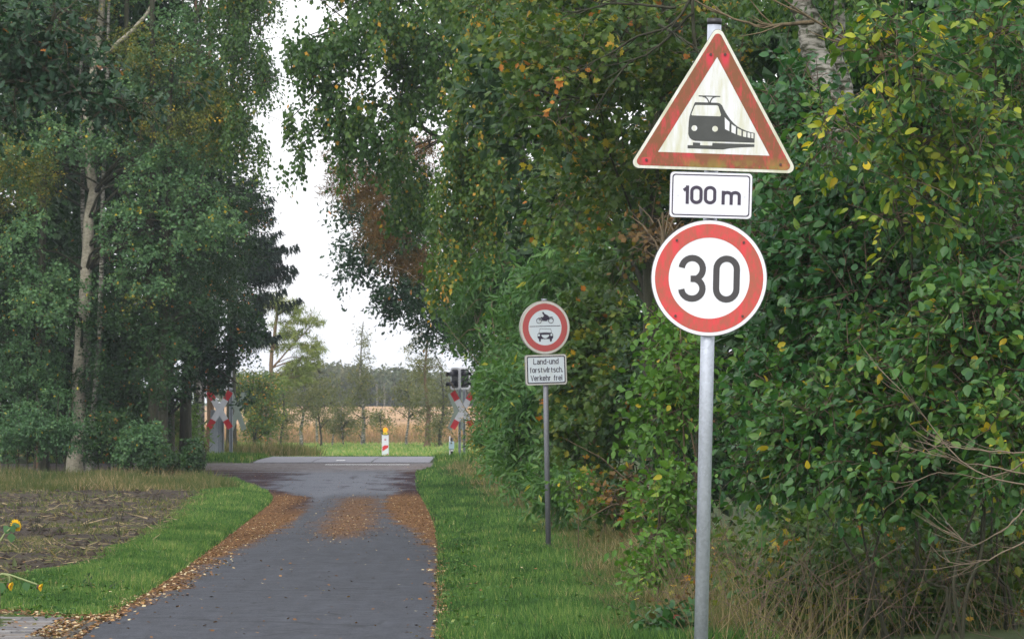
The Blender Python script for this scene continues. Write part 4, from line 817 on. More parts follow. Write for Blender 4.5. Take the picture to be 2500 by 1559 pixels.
# line of leaves on the drive's border and some on the grass and the pavers
q = 1500; xa = RNG.uniform(-5.3, -3.0, q); ya = 37.9 + RNG.normal(0, .35, q); xb = RNG.uniform(-5.2, -2.9, 160); yb = RNG.uniform(34.2, 37.6, 160)
xc = RNG.uniform(-8, 1.4, 700); yc = sampY(700, 40, 100); kc = (xc < rl(yc)) | (xc > rr(yc)); xc, yc = xc[kc], yc[kc]
x = np.concatenate([x, xa, xb, xc]); y = np.concatenate([y, ya, yb, yc]); n = len(x)
z = np.where((x > rl(y)) & (x < rr(y)), prof(y) + .01, gz(x, y) + .012); z = z + np.where(np.arange(n) >= n - len(xc), .06, 0) + np.where((y < 37.6) & (x < -3.1), .03, 0)
P = np.stack([x, y, z + RNG.uniform(0, .01, n)], 1); a = RNG.uniform(0, 6.28, n); A = np.stack([np.cos(a), np.sin(a), RNG.normal(0.06, .2, n)], 1); N = np.stack([RNG.normal(0, .3, n), RNG.normal(0, .3, n), np.ones(n)], 1)
ti = RNG.normal(.5, .28, n) - .2 * wet(x, y) + .1 * (y < 60)
o = build_leaves('fallen_leaves', P, A, N, RNG.uniform(.022, .048, n) * np.where(y > 55, .75, 1), 'quad', ti, LM['litter'], wid=1.2); tag(o, 'brown and orange fallen leaves gathered along both road edges', 'fallen leaves')
print('litter', n)

#@@OBJ
# ================================================================== SIGNS
def to_local(sx, sy, Y, base, lean):
    """source pixel -> local (x,z) in the sign's own upright frame"""
    wx = (sx - CX) / F * Y - base[0]; wz = CAMZ + (HY - sy) / F * Y - base[2]
    c, s = math.cos(lean), math.sin(lean)          # lean: rotation about +Y axis (clockwise seen from camera)
    return (wx * c - wz * s, wx * s + wz * c)
def prism(name, poly, y0, y1, mat, parent, yc=None):
    """polygon in (x,z) with front at y0 and back at y1 (front faces the camera, -Y)"""
    n = len(poly); bm = bmesh.new()
    a = sum(poly[i][0] * poly[(i + 1) % n][1] - poly[(i + 1) % n][0] * poly[i][1] for i in range(n))
    if a < 0: poly = poly[::-1]
    f = [bm.verts.new((p[0], y0, p[1])) for p in poly]; b = [bm.verts.new((p[0], y1, p[1])) for p in poly]
    for tq in tessellate_polygon([[Vector((p[0], p[1], 0)) for p in poly]]):
        for ring in (f, b):
            try: bm.faces.new([ring[k] for k in tq])
            except ValueError: pass
    for i in range(n): bm.faces.new((f[(i + 1) % n], f[i], b[i], b[(i + 1) % n]))
    bmesh.ops.recalc_face_normals(bm, faces=bm.faces)
    me = bpy.data.meshes.new(name); bm.to_mesh(me); bm.free(); return link(name, me, mat, parent)
def ringp(outer, inner, y0, y1, name, mat, parent):
    """flat ring between two outlines of equal count"""
    n = len(outer); V = [(p[0], y0, p[1]) for p in outer] + [(p[0], y0, p[1]) for p in inner] + [(p[0], y1, p[1]) for p in outer] + [(p[0], y1, p[1]) for p in inner]
    Fc = []
    for i in range(n):
        j = (i + 1) % n; Fc += [(i, j, n + j, n + i), (2 * n + i, 3 * n + i, 3 * n + j, 2 * n + j), (i, 2 * n + i, 2 * n + j, j), (n + i, n + j, 3 * n + j, 3 * n + i)]
    me = mesh_np(name, np.array(V), np.array(Fc)); bm = bmesh.new(); bm.from_mesh(me); bmesh.ops.recalc_face_normals(bm, faces=bm.faces); bm.to_mesh(me); bm.free()
    return link(name, me, mat, parent)
def circ(cx, cz, r, n=72, sx=1): return [(cx + sx * r * math.cos(2 * math.pi * i / n), cz + r * math.sin(2 * math.pi * i / n)) for i in range(n)]
def rrect(cx, cz, w, h, r, n=8):
    out = []
    for (sx, sz, a0) in ((1, 1, 0), (-1, 1, 90), (-1, -1, 180), (1, -1, 270)):
        for i in range(n + 1):
            a = math.radians(a0 + 90 * i / n); out.append((cx + sx * (w / 2 - r) + r * math.cos(a), cz + sz * (h / 2 - r) + r * math.sin(a)))
    return out
def rtri(cx, cz, s, r, n=8, rot=0):
    """equilateral triangle, side s, centroid (cx,cz), corner radius r"""
    out = []; R = s / math.sqrt(3)
    for k, a0 in enumerate((90, 210, 330)):
        ax = cx + (R - 2 * r) * math.cos(math.radians(a0 + rot)); az = cz + (R - 2 * r) * math.sin(math.radians(a0 + rot))
        for i in range(n + 1):
            a = math.radians(a0 + rot - 60 + 120 * i / n); out.append((ax + r * math.cos(a), az + r * math.sin(a)))
    return out
def ribbon(bm, pts, w, y, cap=0):
    """stroke of width w along pts in the (x,z) plane at depth y"""
    p = np.array(pts, float); closed = np.allclose(p[0], p[-1]) and len(p) > 3
    if closed: p = p[:-1]
    n = len(p); L = []; R = []
    for i in range(n):
        a = p[i - 1] if (i > 0 or closed) else p[i]; b = p[(i + 1) % n] if (i < n - 1 or closed) else p[i]
        d1 = p[i] - a; d2 = b - p[i]; l1 = np.linalg.norm(d1); l2 = np.linalg.norm(d2)
        d1 = d1 / l1 if l1 > 1e-9 else d2 / l2; d2 = d2 / l2 if l2 > 1e-9 else d1
        t = d1 + d2; t /= np.linalg.norm(t) + 1e-9; m = np.array([-t[1], t[0]]); sc = 1 / max(.45, float(np.dot(m, np.array([-d1[1], d1[0]]))))
        L.append(p[i] + m * w / 2 * sc); R.append(p[i] - m * w / 2 * sc)
    vl = [bm.verts.new((q[0], y, q[1])) for q in L]; vr = [bm.verts.new((q[0], y, q[1])) for q in R]
    for i in range(n if closed else n - 1):
        j = (i + 1) % n; bm.faces.new((vl[i], vl[j], vr[j], vr[i]))
def arc(cx, cy, rx, ry, a0, a1, n=12): return [(cx + rx * math.cos(math.radians(a0 + (a1 - a0) * i / n)), cy + ry * math.sin(math.radians(a0 + (a1 - a0) * i / n))) for i in range(n + 1)]
X = .70
GL = {  # strokes in a cell with cap height 1; second value is the width
 '0': ([arc(.25, .74, .25, .26, 0, 180) + arc(.25, .26, .25, .26, 180, 360) + [(.5, .74)]], .5),
 '3': ([arc(.235, .735, .25, .265, 175, -78, 18), arc(.235, .25, .25, .25, 85, -175, 18), [(.2, .49), (.34, .49)]], .49),
 '1': ([[(.2, 0), (.2, 1)], [(.0, .78), (.2, .97)]], .2),
 'm': ([[(0, 0), (0, X)], [(0, .42)] + arc(.19, .5, .19, .2, 180, 0) + [(.38, 0)], [(.38, .42)] + arc(.57, .5, .19, .2, 180, 0) + [(.76, 0)]], .76),
 'n': ([[(0, 0), (0, X)], [(0, .42)] + arc(.19, .5, .19, .2, 180, 0) + [(.38, 0)]], .38),
 'u': ([[(.38, 0), (.38, X)], [(0, X)] + arc(.19, .2, .19, .2, 180, 360) + [(.38, .28)]], .38),
 'h': ([[(0, 0), (0, 1)], [(0, .42)] + arc(.19, .5, .19, .2, 180, 0) + [(.38, 0)]], .38),
 'L': ([[(0, 1), (0, 0), (.4, 0)]], .4),
 'a': ([arc(.19, .5, .19, .2, 150, 0) + [(.38, 0)], arc(.19, .2, .19, .2, 0, 360)], .38),
 'd': ([[(.38, 0), (.38, 1)], arc(.19, .5, .19, .2, 0, 180) + arc(.19, .2, .19, .2, 180, 360) + [(.38, .5)]], .38),
 'o': ([arc(.19, .5, .19, .2, 0, 180) + arc(.19, .2, .19, .2, 180, 360) + [(.38, .5)]], .38),
 'c': ([arc(.19, .5, .19, .2, 10, 180) + arc(.19, .2, .19, .2, 180, 350)], .36),
 'e': ([[(0, .37), (.38, .37)] + arc(.19, .5, .19, .2, 0, 180) + arc(.19, .2, .19, .2, 180, 340)], .38),
 's': ([arc(.17, .53, .17, .17, 40, 250, 9) + arc(.17, .17, .17, .18, 70, -140, 9)], .34),
 'f': ([[(.12, 0), (.12, .8)] + arc(.3, .8, .18, .19, 180, 95, 6), [(0, .66), (.28, .66)]], .3),
 't': ([[(.12, .95), (.12, .2)] + arc(.29, .19, .17, .19, 180, 265, 6), [(0, .66), (.28, .66)]], .3),
 'r': ([[(0, 0), (0, X)], [(0, .42)] + arc(.2, .5, .2, .19, 180, 80, 7)], .25),
 'w': ([[(0, X), (.14, 0), (.28, .6), (.42, 0), (.56, X)]], .56),
 'i': ([[(0, 0), (0, X)], [(0, .88), (0, 1)]], .02),
 'V': ([[(0, 1), (.24, 0), (.48, 1)]], .48),
 'k': ([[(0, 0), (0, 1)], [(.34, X), (0, .3)], [(.11, .42), (.36, 0)]], .36),
 '-': ([[(0, .38), (.22, .38)]], .22), '.': ([[(0, 0), (0, .11)]], .02), ' ': ([], .2)}
def text(name, s, x0, z0, width, capH, sw, y, mat, parent, slope=0.0, gap=None):
    """lettering in strokes: left x0, baseline z0, overall width, cap height (outer), stroke width"""
    bm = bmesh.new(); H = capH - sw; gp = gap if gap is not None else .2
    tot = sum(GL[c][1] for c in s) + gp * (len(s) - 1); sx = (width - sw) / tot; x = x0 + sw / 2; kk = 0
    for c in s:
        st, wd = GL[c]
        for p in st:
            q = [(x + a * sx, z0 + sw / 2 + b * H + slope * (x + a * sx - x0)) for a, b in p]
            if c not in '03': pass
            # butt ends reach the outer height
            q = [list(v) for v in q]
            def ext(i, j):
                d = np.array(q[i]) - np.array(q[j]); l = np.linalg.norm(d)
                if l > 1e-9: q[i] = list(np.array(q[i]) + d / l * sw / 2)
            if not np.allclose(q[0], q[-1]):
                if p[0][1] in (0, 1, X) or c in '.i': ext(0, 1)
                if p[-1][1] in (0, 1, X) or c in '.i': ext(-1, -2)
            ribbon(bm, q, sw, y - .0004 * kk); kk = (kk + 1) % 3
        x += (wd + gp) * sx
    bmesh.ops.recalc_face_normals(bm, faces=bm.faces)
    me = bpy.data.meshes.new(name); bm.to_mesh(me); bm.free(); return link(name, me, mat, parent)
def cyl(name, p0, p1, r, mat, parent, sides=20, r2=None, caps=True):
    p0 = Vector(p0); p1 = Vector(p1); d = p1 - p0; bm = bmesh.new()
    bmesh.ops.create_cone(bm, cap_ends=caps, segments=sides, radius1=r, radius2=r if r2 is None else r2, depth=d.length)
    q = d.to_track_quat('Z', 'Y').to_matrix().to_4x4(); q.translation = (p0 + p1) / 2; bm.transform(q)
    for f in bm.faces: f.smooth = len(f.verts) == 4
    me = bpy.data.meshes.new(name); bm.to_mesh(me); bm.free(); return link(name, me, mat, parent)
def box(name, x0, x1, y0, y1, z0, z1, mat, parent, bev=0):
    bm = bmesh.new(); bmesh.ops.create_cube(bm, size=1); bmesh.ops.scale(bm, vec=(x1 - x0, y1 - y0, z1 - z0), verts=bm.verts)
    bmesh.ops.translate(bm, vec=((x0 + x1) / 2, (y0 + y1) / 2, (z0 + z1) / 2), verts=bm.verts)
    if bev: bmesh.ops.bevel(bm, geom=bm.edges[:], offset=bev, segments=2, affect='EDGES')
    me = bpy.data.meshes.new(name); bm.to_mesh(me); bm.free(); return link(name, me, mat, parent)

# ---------- big sign post
Y1 = 26.0; base1 = (0.983, Y1, float(gz(.983, Y1)) - .01); lean1 = math.radians(1.25)
def S1(sx, sy): return to_local(sx, sy, Y1, base1, lean1)
def D1(dx, dy): return S1(dx * K, dy * K)
WROT = (0, lean1, 0)
post = empty('sign_post', base1, 'thick galvanised pole with a black cap carrying three stacked signs', 'sign post', rot=WROT)
top = D1(1692, 45)[1]
cyl('pole', (0, 0, 0), (0, 0, top - .024), .0365, GALV, post, 32)
cyl('cap', (0, 0, top - .03), (0, 0, top + .002), .0385, PLAST, post, 28)
for zz in (D1(1690, 190)[1], D1(1690, 360)[1], D1(1684, 463)[1], D1(1680, 580)[1], D1(1680, 740)[1]):
    cyl('clamp', (0, 0, zz - .02), (0, 0, zz + .02), .0415, GALV, post, 24); box('clamp_lug', -.05, .05, -.05, -.036, zz - .015, zz + .015, GALV, post)
RIM = signwhite('white_film_mossy', (.62, .63, .60), (.36, .37, .22), .48, .7); WF = signwhite('white_film_train', (.62, .64, .69), (.42, .42, .24), .50, .75); WC = signwhite('white_film_clean', (.64, .66, .71), (.6, .6, .5), .7, .4)
EDGE = simple('sign_edge_metal', (.06, .06, .065), .6)
# triangle
tri = empty('warning_sign', base1, 'white triangular warning sign with stained red border and black train', 'sign', 'signs on the thick pole', rot=WROT)
cx, cz = D1(1692, 289.5); trot = math.degrees(0) - .75
yf = -.056
o1 = rtri(cx, cz, 413 / 465.4, .031, 8, trot); o2 = rtri(cx, cz, 413 / 465.4 - .052, .022, 8, trot); o3 = rtri(cx, cz, 272 / 465.4, .0015, 8, trot)
prism('plate', o1, yf, yf + .006, RIM, tri)
prism('edge', rtri(cx, cz, 413 / 465.4 + .006, .032, 8, trot), yf + .002, yf + .018, EDGE, tri)
b1 = D1(1682, 131); b2 = D1(1716, 131); b3 = D1(1530, 380); b4 = D1(1847, 391)
RED1 = signred('stained_red_film', (.46, .03, .045), (.17, .06, .022), .44, [(b1[0] - .004, b1[1], .024, .08), (b2[0] + .002, b2[1], .026, .08), (b4[0] + .01, b4[1], .02, .04), (b3[0], b3[1] + .01, .03, .05)], (cz - .245, cz - .175))
ringp(o2, o3, yf - .0015, yf - .0002, 'border', RED1, tri)
prism('face', rtri(cx, cz, 272 / 465.4 - .001, .001, 8, trot), yf - .0012, yf - .0002, WF, tri)
def C5(x, y): return S1(x / 8.896 + 1640, y / 8.896 + 210)
body = [(500, 368), (980, 380), (1035, 395), (1085, 440), (1125, 530), (1190, 640), (1260, 740), (1340, 830), (1420, 895), (1510, 945), (1600, 985), (1690, 1015), (1790, 1035), (1785, 1245), (500, 1205), (430, 1180), (380, 1140), (350, 1060), (352, 930), (360, 800), (375, 680), (400, 600), (440, 500), (480, 400)]
TRB = simple('faded_black_film', (.038, .042, .040), .55, var=.45, scale=14)
prism('train_symbol', [C5(*p) for p in body], yf - .0026, yf - .0014, TRB, tri)
prism('ground_symbol', [C5(*p) for p in [(335, 1298), (450, 1300), (450, 1238), (608, 1245), (608, 1300), (868, 1308), (875, 1250), (1785, 1280), (1780, 1335), (1500, 1345), (1250, 1365), (1100, 1392), (335, 1365)]], yf - .0026, yf - .0014, TRB, tri)
for nm, p in [('windscreen_symbol', [(510, 430), (965, 438), (985, 444), (1005, 465), (1058, 640), (1055, 660), (1040, 675), (440, 655), (422, 645), (420, 625), (490, 450)])] + [('window_symbol', q) for q in ([(1140, 695), (1245, 800), (1240, 998), (1145, 950)], [(1287, 845), (1382, 905), (1378, 1062), (1285, 1018)], [(1418, 932), (1503, 975), (1500, 1105), (1415, 1072)], [(1535, 990), (1610, 1015), (1605, 1130), (1533, 1110)], [(1635, 1020), (1697, 1040), (1692, 1145), (1632, 1128)], [(1718, 1040), (1765, 1050), (1762, 1155), (1715, 1143)])]:
    prism(nm, [C5(*a) for a in p], yf - .0036, yf - .0028, WF, tri)
for (a, b) in ((483, 930), (930, 945)):
    c_ = C5(a, b); prism('headlight_symbol', circ(c_[0], c_[1], 62 / 8.896 / 465.4, 24), yf - .0036, yf - .0028, WF, tri)
bm = bmesh.new()
for kq, p in enumerate(([(575, 233), (1045, 245)], [(660, 243), (720, 258), (765, 300), (790, 350), (800, 395)], [(960, 245), (895, 262), (855, 300), (830, 350), (820, 395)])):
    ribbon(bm, [C5(*a) for a in p], 26 / 8.896 / 465.4, yf - .0018 - .0004 * kq)
me = bpy.data.meshes.new('pantograph_symbol'); bm.to_mesh(me); bm.free(); link('pantograph_symbol', me, TRB, tri)
BOLT = simple('rusty_bolt', (.07, .03, .025), .7)
for b in (b1, b2, b3, b4):
    cyl('bolt', (b[0], yf - .008, b[1]), (b[0], yf, b[1]), .0075, BOLT, tri, 10); 
# 100 m plate
pl = empty('distance_plate', base1, 'small white rectangular plate reading 100m below the triangle', 'sign', 'signs on the thick pole', rot=WROT)
pcx, pcz = D1(1682.5, 463.5); pw, ph = 193 / 451.4, 106.5 / 451.4
def rot2(poly, c, a):
    a = math.radians(a); return [(c[0] + (x - c[0]) * math.cos(a) - (z - c[1]) * math.sin(a), c[1] + (x - c[0]) * math.sin(a) + (z - c[1]) * math.cos(a)) for x, z in poly]
prism('edge', rot2(rrect(pcx, pcz, pw + .006, ph + .006, .022), (pcx, pcz), -.3), yf + .002, yf + .014, EDGE, pl)
prism('plate', rot2(rrect(pcx, pcz, pw, ph, .02), (pcx, pcz), -.3), yf, yf + .006, signwhite('plate_white', (.63, .64, .71), (.5, .5, .35), .62, .35), pl)
ringp(rot2(rrect(pcx, pcz, pw - .02, ph - .02, .017), (pcx, pcz), -.3), rot2(rrect(pcx, pcz, pw - .032, ph - .032, .013), (pcx, pcz), -.3), yf - .0012, yf - .0002, 'frame_line', INK, pl)
def C6(x, y): return S1(x / 2.852 + 1500, y / 2.852 + 30)
a0 = C6(467, 1336); a1 = C6(700, 1336); a2 = C6(742, 1342); a3 = C6(872, 1342); hh = (1336 - 1208) / 2.852 / 465.4
text('lettering', '100', a0[0], a0[1], a1[0] - a0[0] + .004, hh, .0168, yf - .0012, INK, pl, gap=.24)
text('lettering', 'm', a2[0], a2[1], a3[0] - a2[0] + .003, hh, .0168, yf - .0012, INK, pl)
for q in (C6(438, 1275), C6(903, 1285)): cyl('bolt', (q[0], yf - .004, q[1]), (q[0], yf, q[1]), .004, simple('bolt_head', (.6, .6, .62), .4), pl, 10)
# 30 disc
dsc = empty('speed_limit_sign', base1, 'round white sign with red ring and black number 30', 'sign', 'signs on the thick pole', rot=WROT)
def C7(x, y): return S1(x / 3.78 + 1550, y / 3.78 + 500)
dcx, dcz = C7(681, 678); R0 = 530 / 3.78 / 465.4
prism('edge', circ(dcx, dcz, R0 + .004), yf + .002, yf + .018, EDGE, dsc)
prism('plate', circ(dcx, dcz, R0), yf, yf + .006, WC, dsc)
rb = [C7(384, 330), C7(1000, 350), C7(371, 1025), C7(989, 1028)]
RED2 = signred('faded_red_film', (.54, .045, .052), (.32, .08, .05), .50, [(rb[0][0] - .005, rb[0][1], .022, .08), (rb[1][0] - .002, rb[1][1], .018, .09), (rb[2][0] + .01, rb[2][1] + .015, .04, .06)])
ringp(circ(dcx, dcz, 499 / 3.78 / 465.4), circ(dcx, dcz, 373 / 3.78 / 465.4), yf - .0015, yf - .0002, 'ring', RED2, dsc)
t0 = C7(399, 893); t1 = C7(957, 898); sw = 58 / 3.78 / 465.4
hh = (893 - 461) / 3.78 / 465.4
z3 = C7(399, 893); e3 = C7(648, 893); text('digits', '3', z3[0], z3[1], e3[0] - z3[0], hh, sw, yf - .0012, BLACK, dsc, gap=0)
z0_ = C7(713, 901); e0_ = C7(959, 901); text('digits', '0', z0_[0], z0_[1], e0_[0] - z0_[0], hh + .001, sw, yf - .0012, BLACK, dsc, gap=0)
for b in rb: cyl('bolt', (b[0], yf - .008, b[1]), (b[0], yf, b[1]), .007, BOLT, dsc, 10)

# ---------- second sign
Y2 = 56.8; base2 = (.418, Y2, float(gz(.418, Y2)) - .02); lean2 = math.radians(-.95); yaw2 = math.radians(21)
cyw = math.cos(yaw2)
def S2(sx, sy):
    x, z = to_local(sx, sy, Y2, base2, lean2); return (x / cyw, z)
post2 = empty('sign_post', base2, 'slim grey pole of the access restriction sign standing in the verge', 'sign post', rot=(0, lean2, 0))
tz = to_local(1290 * K, 710 * K, Y2, base2, lean2)[1]
cyl('pole', (0, 0, 0), (0, 0, tz), .03, GALVD, post2, 20); cyl('cap', (0, 0, tz), (0, 0, tz + .012), .032, GALV, post2, 16)
def C8(x, y): return S2(x / 6.573 + 1250, y / 6.573 + 720)
R2E = Matrix.Rotation(lean2, 4, 'Y') @ Matrix.Rotation(yaw2, 4, 'Z')
RE2 = R2E.to_euler()
a8 = empty('access_restriction_sign', base2, 'round sign barring motorcycles and cars with faded red ring', 'sign', 'signs on the slim pole', rot=RE2)
y8 = -.045
WB = signwhite('white_film_bluish', (.55, .62, .68), (.5, .5, .42), .66, .5); RIM2 = signwhite('grey_rim_film', (.55, .55, .53), (.35, .35, .28), .5, .5)
c8 = C8(506, 522); Rv = .3
tl = 1.9
prism('edge', circ(c8[0], c8[1], Rv + .006), y8 + .002, y8 + .03, simple('worn_sign_edge', (.3, .29, .27), .6), a8)
prism('plate', circ(c8[0], c8[1], Rv), y8, y8 + .006, RIM2, a8)
ringp(circ(c8[0], c8[1], .275), circ(c8[0], c8[1], .203), y8 - .0025, y8 - .0004, 'ring', signred('dull_red_film', (.42, .075, .08), (.36, .09, .08), .55), a8)
prism('face', circ(c8[0], c8[1], .2035), y8 - .002, y8 - .0004, WB, a8)
bm = bmesh.new(); u8 = 1 / 6.573 / 213.0
def strokes(bm, lst, y):
    for kq, (p, w_) in enumerate(lst): ribbon(bm, [C8(*a) for a in p], w_ * u8, y - .0006 * (kq % 4))
strokes(bm, [([(257, 508), (752, 492)], 11)], y8 - .003)
me = bpy.data.meshes.new('divider'); bm.to_mesh(me); bm.free(); link('divider', me, INK, a8)
bm = bmesh.new()
wc = lambda cx_, cy_, r_: [(cx_ + r_ * math.cos(a * math.pi / 10), cy_ + r_ * math.sin(a * math.pi / 10)) for a in range(21)]
strokes(bm, [(wc(408, 417, 38), 10), (wc(600, 413, 38), 10), ([(408, 417), (430, 365)], 10), ([(365, 400), (400, 372), (450, 375)], 10), ([(440, 360), (500, 372)], 18), ([(575, 360), (628, 355)], 16), ([(590, 375), (632, 375), (642, 408)], 11), ([(430, 400), (480, 410), (540, 405)], 12)], y8 - .003)
me = bpy.data.meshes.new('motorcycle_symbol'); bm.to_mesh(me); bm.free(); link('motorcycle_symbol', me, INK, a8)
prism('rider_symbol', [C8(*p) for p in [(460, 278), (472, 270), (486, 280), (496, 300), (530, 316), (560, 335), (578, 365), (562, 396), (535, 402), (530, 418), (500, 418), (486, 404), (455, 396), (436, 375), (440, 358), (470, 356), (484, 332), (470, 305), (458, 296)]], y8 - .0062, y8 - .0055, INK, a8)
bm = bmesh.new(); strokes(bm, [([(405, 612), (427, 542), (598, 544), (612, 608)], 6)], y8 - .003); me = bpy.data.meshes.new('car_window_symbol'); bm.to_mesh(me); bm.free(); link('car_window_symbol', me, INK, a8)
prism('car_symbol', [C8(*p) for p in [(386, 622), (420, 606), (510, 600), (600, 603), (636, 624), (637, 690), (620, 700), (612, 742), (600, 748), (585, 742), (580, 705), (440, 705), (436, 745), (424, 752), (412, 745), (404, 700), (386, 690)]], y8 - .0036, y8 - .0025, INK, a8)
for (a, b) in ((407, 645), (608, 638)):
    q = C8(a, b); prism('headlight_symbol', circ(q[0], q[1], 19 * u8, 16), y8 - .0046, y8 - .0040, WB, a8)
prism('grille_symbol', [C8(*p) for p in [(445, 640), (575, 636), (562, 668), (530, 690), (508, 694), (486, 690), (458, 670)]], y8 - .0046, y8 - .0040, WB, a8)
for zz in (c8[1] - .15, c8[1] + .15): box('clamp', -.045, .045, -.014, .034, zz - .012, zz + .012, GALVD, a8)
# supplementary plate
ap = empty('supplementary_plate', base2, 'rectangular plate with three lines of German text under the round sign', 'sign', 'signs on the slim pole', rot=RE2)
q = C8(526, 1198); tlt = .9
pw2, ph2 = 655 * u8 / cyw, 478 * u8
prism('edge', rot2(rrect(q[0], q[1], pw2 + .008, ph2 + .008, .03), q, tlt), y8 + .002, y8 + .02, simple('plate_edge', (.2, .2, .2), .6), ap)
prism('plate', rot2(rrect(q[0], q[1], pw2, ph2, .028), q, tlt), y8, y8 + .006, RIM2, ap)
ringp(rot2(rrect(q[0], q[1], pw2 - .03, ph2 - .03, .02), q, tlt), rot2(rrect(q[0], q[1], pw2 - .055, ph2 - .055, .014), q, tlt), y8 - .002, y8 - .0004, 'frame_line', INK, ap)
prism('face', rot2(rrect(q[0], q[1], pw2 - .056, ph2 - .056, .0135), q, tlt), y8 - .0015, y8 - .0004, WB, ap)
for s_, (xa, ya), xb in (('Land-und', (318, 1117), 724), ('forstwirtsch.', (258, 1252), 795), ('Verkehr frei', (275, 1382), 785)):
    A_ = C8(xa, ya); B_ = C8(xb, ya - (xb - xa) * .033); sl = (B_[1] - A_[1]) / (B_[0] - A_[0])
    text('lettering', s_, A_[0], A_[1], B_[0] - A_[0], 92 * u8, .0095, y8 - .0028, INK, ap, sl)

# ================================================================== CROSSING
Yc = 131.0; sc_ = F / Yc
def X_(sx, Y=Yc): return (sx - CX) / F * Y
def Z_(sy, Y=Yc): return CAMZ + (HY - sy) / F * Y
REDC = simple('cross_red', (.42, .012, .02), .45, var=.15); WHC = simple('cross_white', (.52, .53, .57), .5, var=.12); BACK = simple('sign_back_grey_green', (.16, .2, .17), .6, var=.2)
STEEL = galv('post_steel', (.30, .33, .37), .5, .3); WHB = simple('signal_white_border', (.7, .7, .74), .4, var=.08); BLK = simple('signal_black', (.012, .012, .018), .35, var=.2); LENS = simple('dark_lens', (.03, .01, .02), .15)
def cross(label, sx, sy, Y, yaw, group, backside=False, hgt=98, wdt=64):
    """St Andrew's cross on its own centre; red arm tips"""
    x, z = X_(sx, Y), Z_(sy, Y); r = empty('warning_cross', (x, Y, z), label, 'sign', group, rot=(0, 0, yaw))
    s = F / Y; hh_ = hgt / 2 / s; ww = wdt / 2 / s; wd = .155
    for kq, sg in enumerate((1, -1)):
        d = np.array([sg * (ww - .06), -(hh_ - .05)]); L = np.linalg.norm(d); d = d / L; nrm = np.array([-d[1], d[0]]) * wd / 2; y = -.02 - .006 * kq
        def seg(a, b): return [tuple(d * a + nrm), tuple(d * b + nrm), tuple(d * b - nrm), tuple(d * a - nrm)]
        m_r, m_w = (BACK, BACK) if backside else (REDC, WHC)
        prism('arm', seg(-L * .56, L * .56), y, y + .004, m_w, r)
        prism('arm_tip', seg(-L, -L * .561), y, y + .004, m_r, r); prism('arm_tip', seg(L * .561, L), y, y + .004, m_r, r)
        prism('arm_back', seg(-L * 1.0, L * 1.0), y + .0045, y + .0058, BACK if not backside else WHC, r)
    return r
def upost(label, sx0, sx1, sy_top, Y, group):
    """galvanised U-section post"""
    x0, x1 = X_(sx0, Y), X_(sx1, Y); gx = (x0 + x1) / 2; gzz = float(gz(gx, Y)) - .05
    r = empty('steel_post', (gx, Y, gzz), label, 'post', group); w = (x1 - x0); h = Z_(sy_top, Y) - gzz
    box('web', -w / 2 + .012, w / 2 - .012, .03, .038, 0, h, STEEL, r); box('flange', -w / 2, -w / 2 + .011, -.04, .045, 0, h, STEEL, r); box('flange', w / 2 - .011, w / 2, -.04, .045, 0, h, STEEL, r)
    box('foot_plate', -w / 2 - .03, w / 2 + .03, -.07, .07, 0, .06, STEEL, r); return r
CG = 'warning crosses at the level crossing'; PG = 'steel posts at the level crossing'
cross('left warning cross facing the road, upper arms hidden by oak leaves', 536, 1000, 130.6, 0, CG)
cross('grey-green back of a warning cross behind the left steel post', 579, 1003, 137, math.radians(25), CG, True, 100, 46)
cross('right warning cross with red tips half hidden in leaves beside the signal', 1130, 1001, 130.6, math.radians(-12), CG, False, 98, 62)
cross('grey-green back of a warning cross just left of the right one', 1116, 1003, 134.5, math.radians(-38), CG, True, 98, 56)
upost('steel post carrying the left front cross', 530, 547, 990, 131, PG)
upost('tall steel post right of the left front cross', 559.5, 568, 905, 132, PG)
upost('left steel post under the right signal', 1119, 1125.5, 905, 131, PG)
upost('right steel post behind the right front cross', 1130, 1136.5, 950, 132, PG)
# drive cabinet: wide sheet-metal post on the left
gx = X_(520, 130.9); gzz = float(gz(gx, 130.9)) - .03
cb = empty('barrier_cabinet', (gx, 130.95, gzz), 'wide grey sheet-metal post leaning left beneath the left cross', 'cabinet')
hcb = Z_(1000, 130.9) - gzz
prism('casing', [(-.10, 0), (.115, 0), (.115, hcb * .9), (.04, hcb), (-.06, hcb)], -.05, .1, STEEL, cb)
for (a, b) in ((-.03, .08), (.0, .5), (-.03, .95)): cyl('bolt', (a, -.06, b), (a, -.05, b), .012, BLK, cb, 8)
prism('side_rib', [(-.105, 0), (-.085, 0), (-.045, hcb * .95), (-.065, hcb * .95)], -.065, -.051, STEEL, cb)
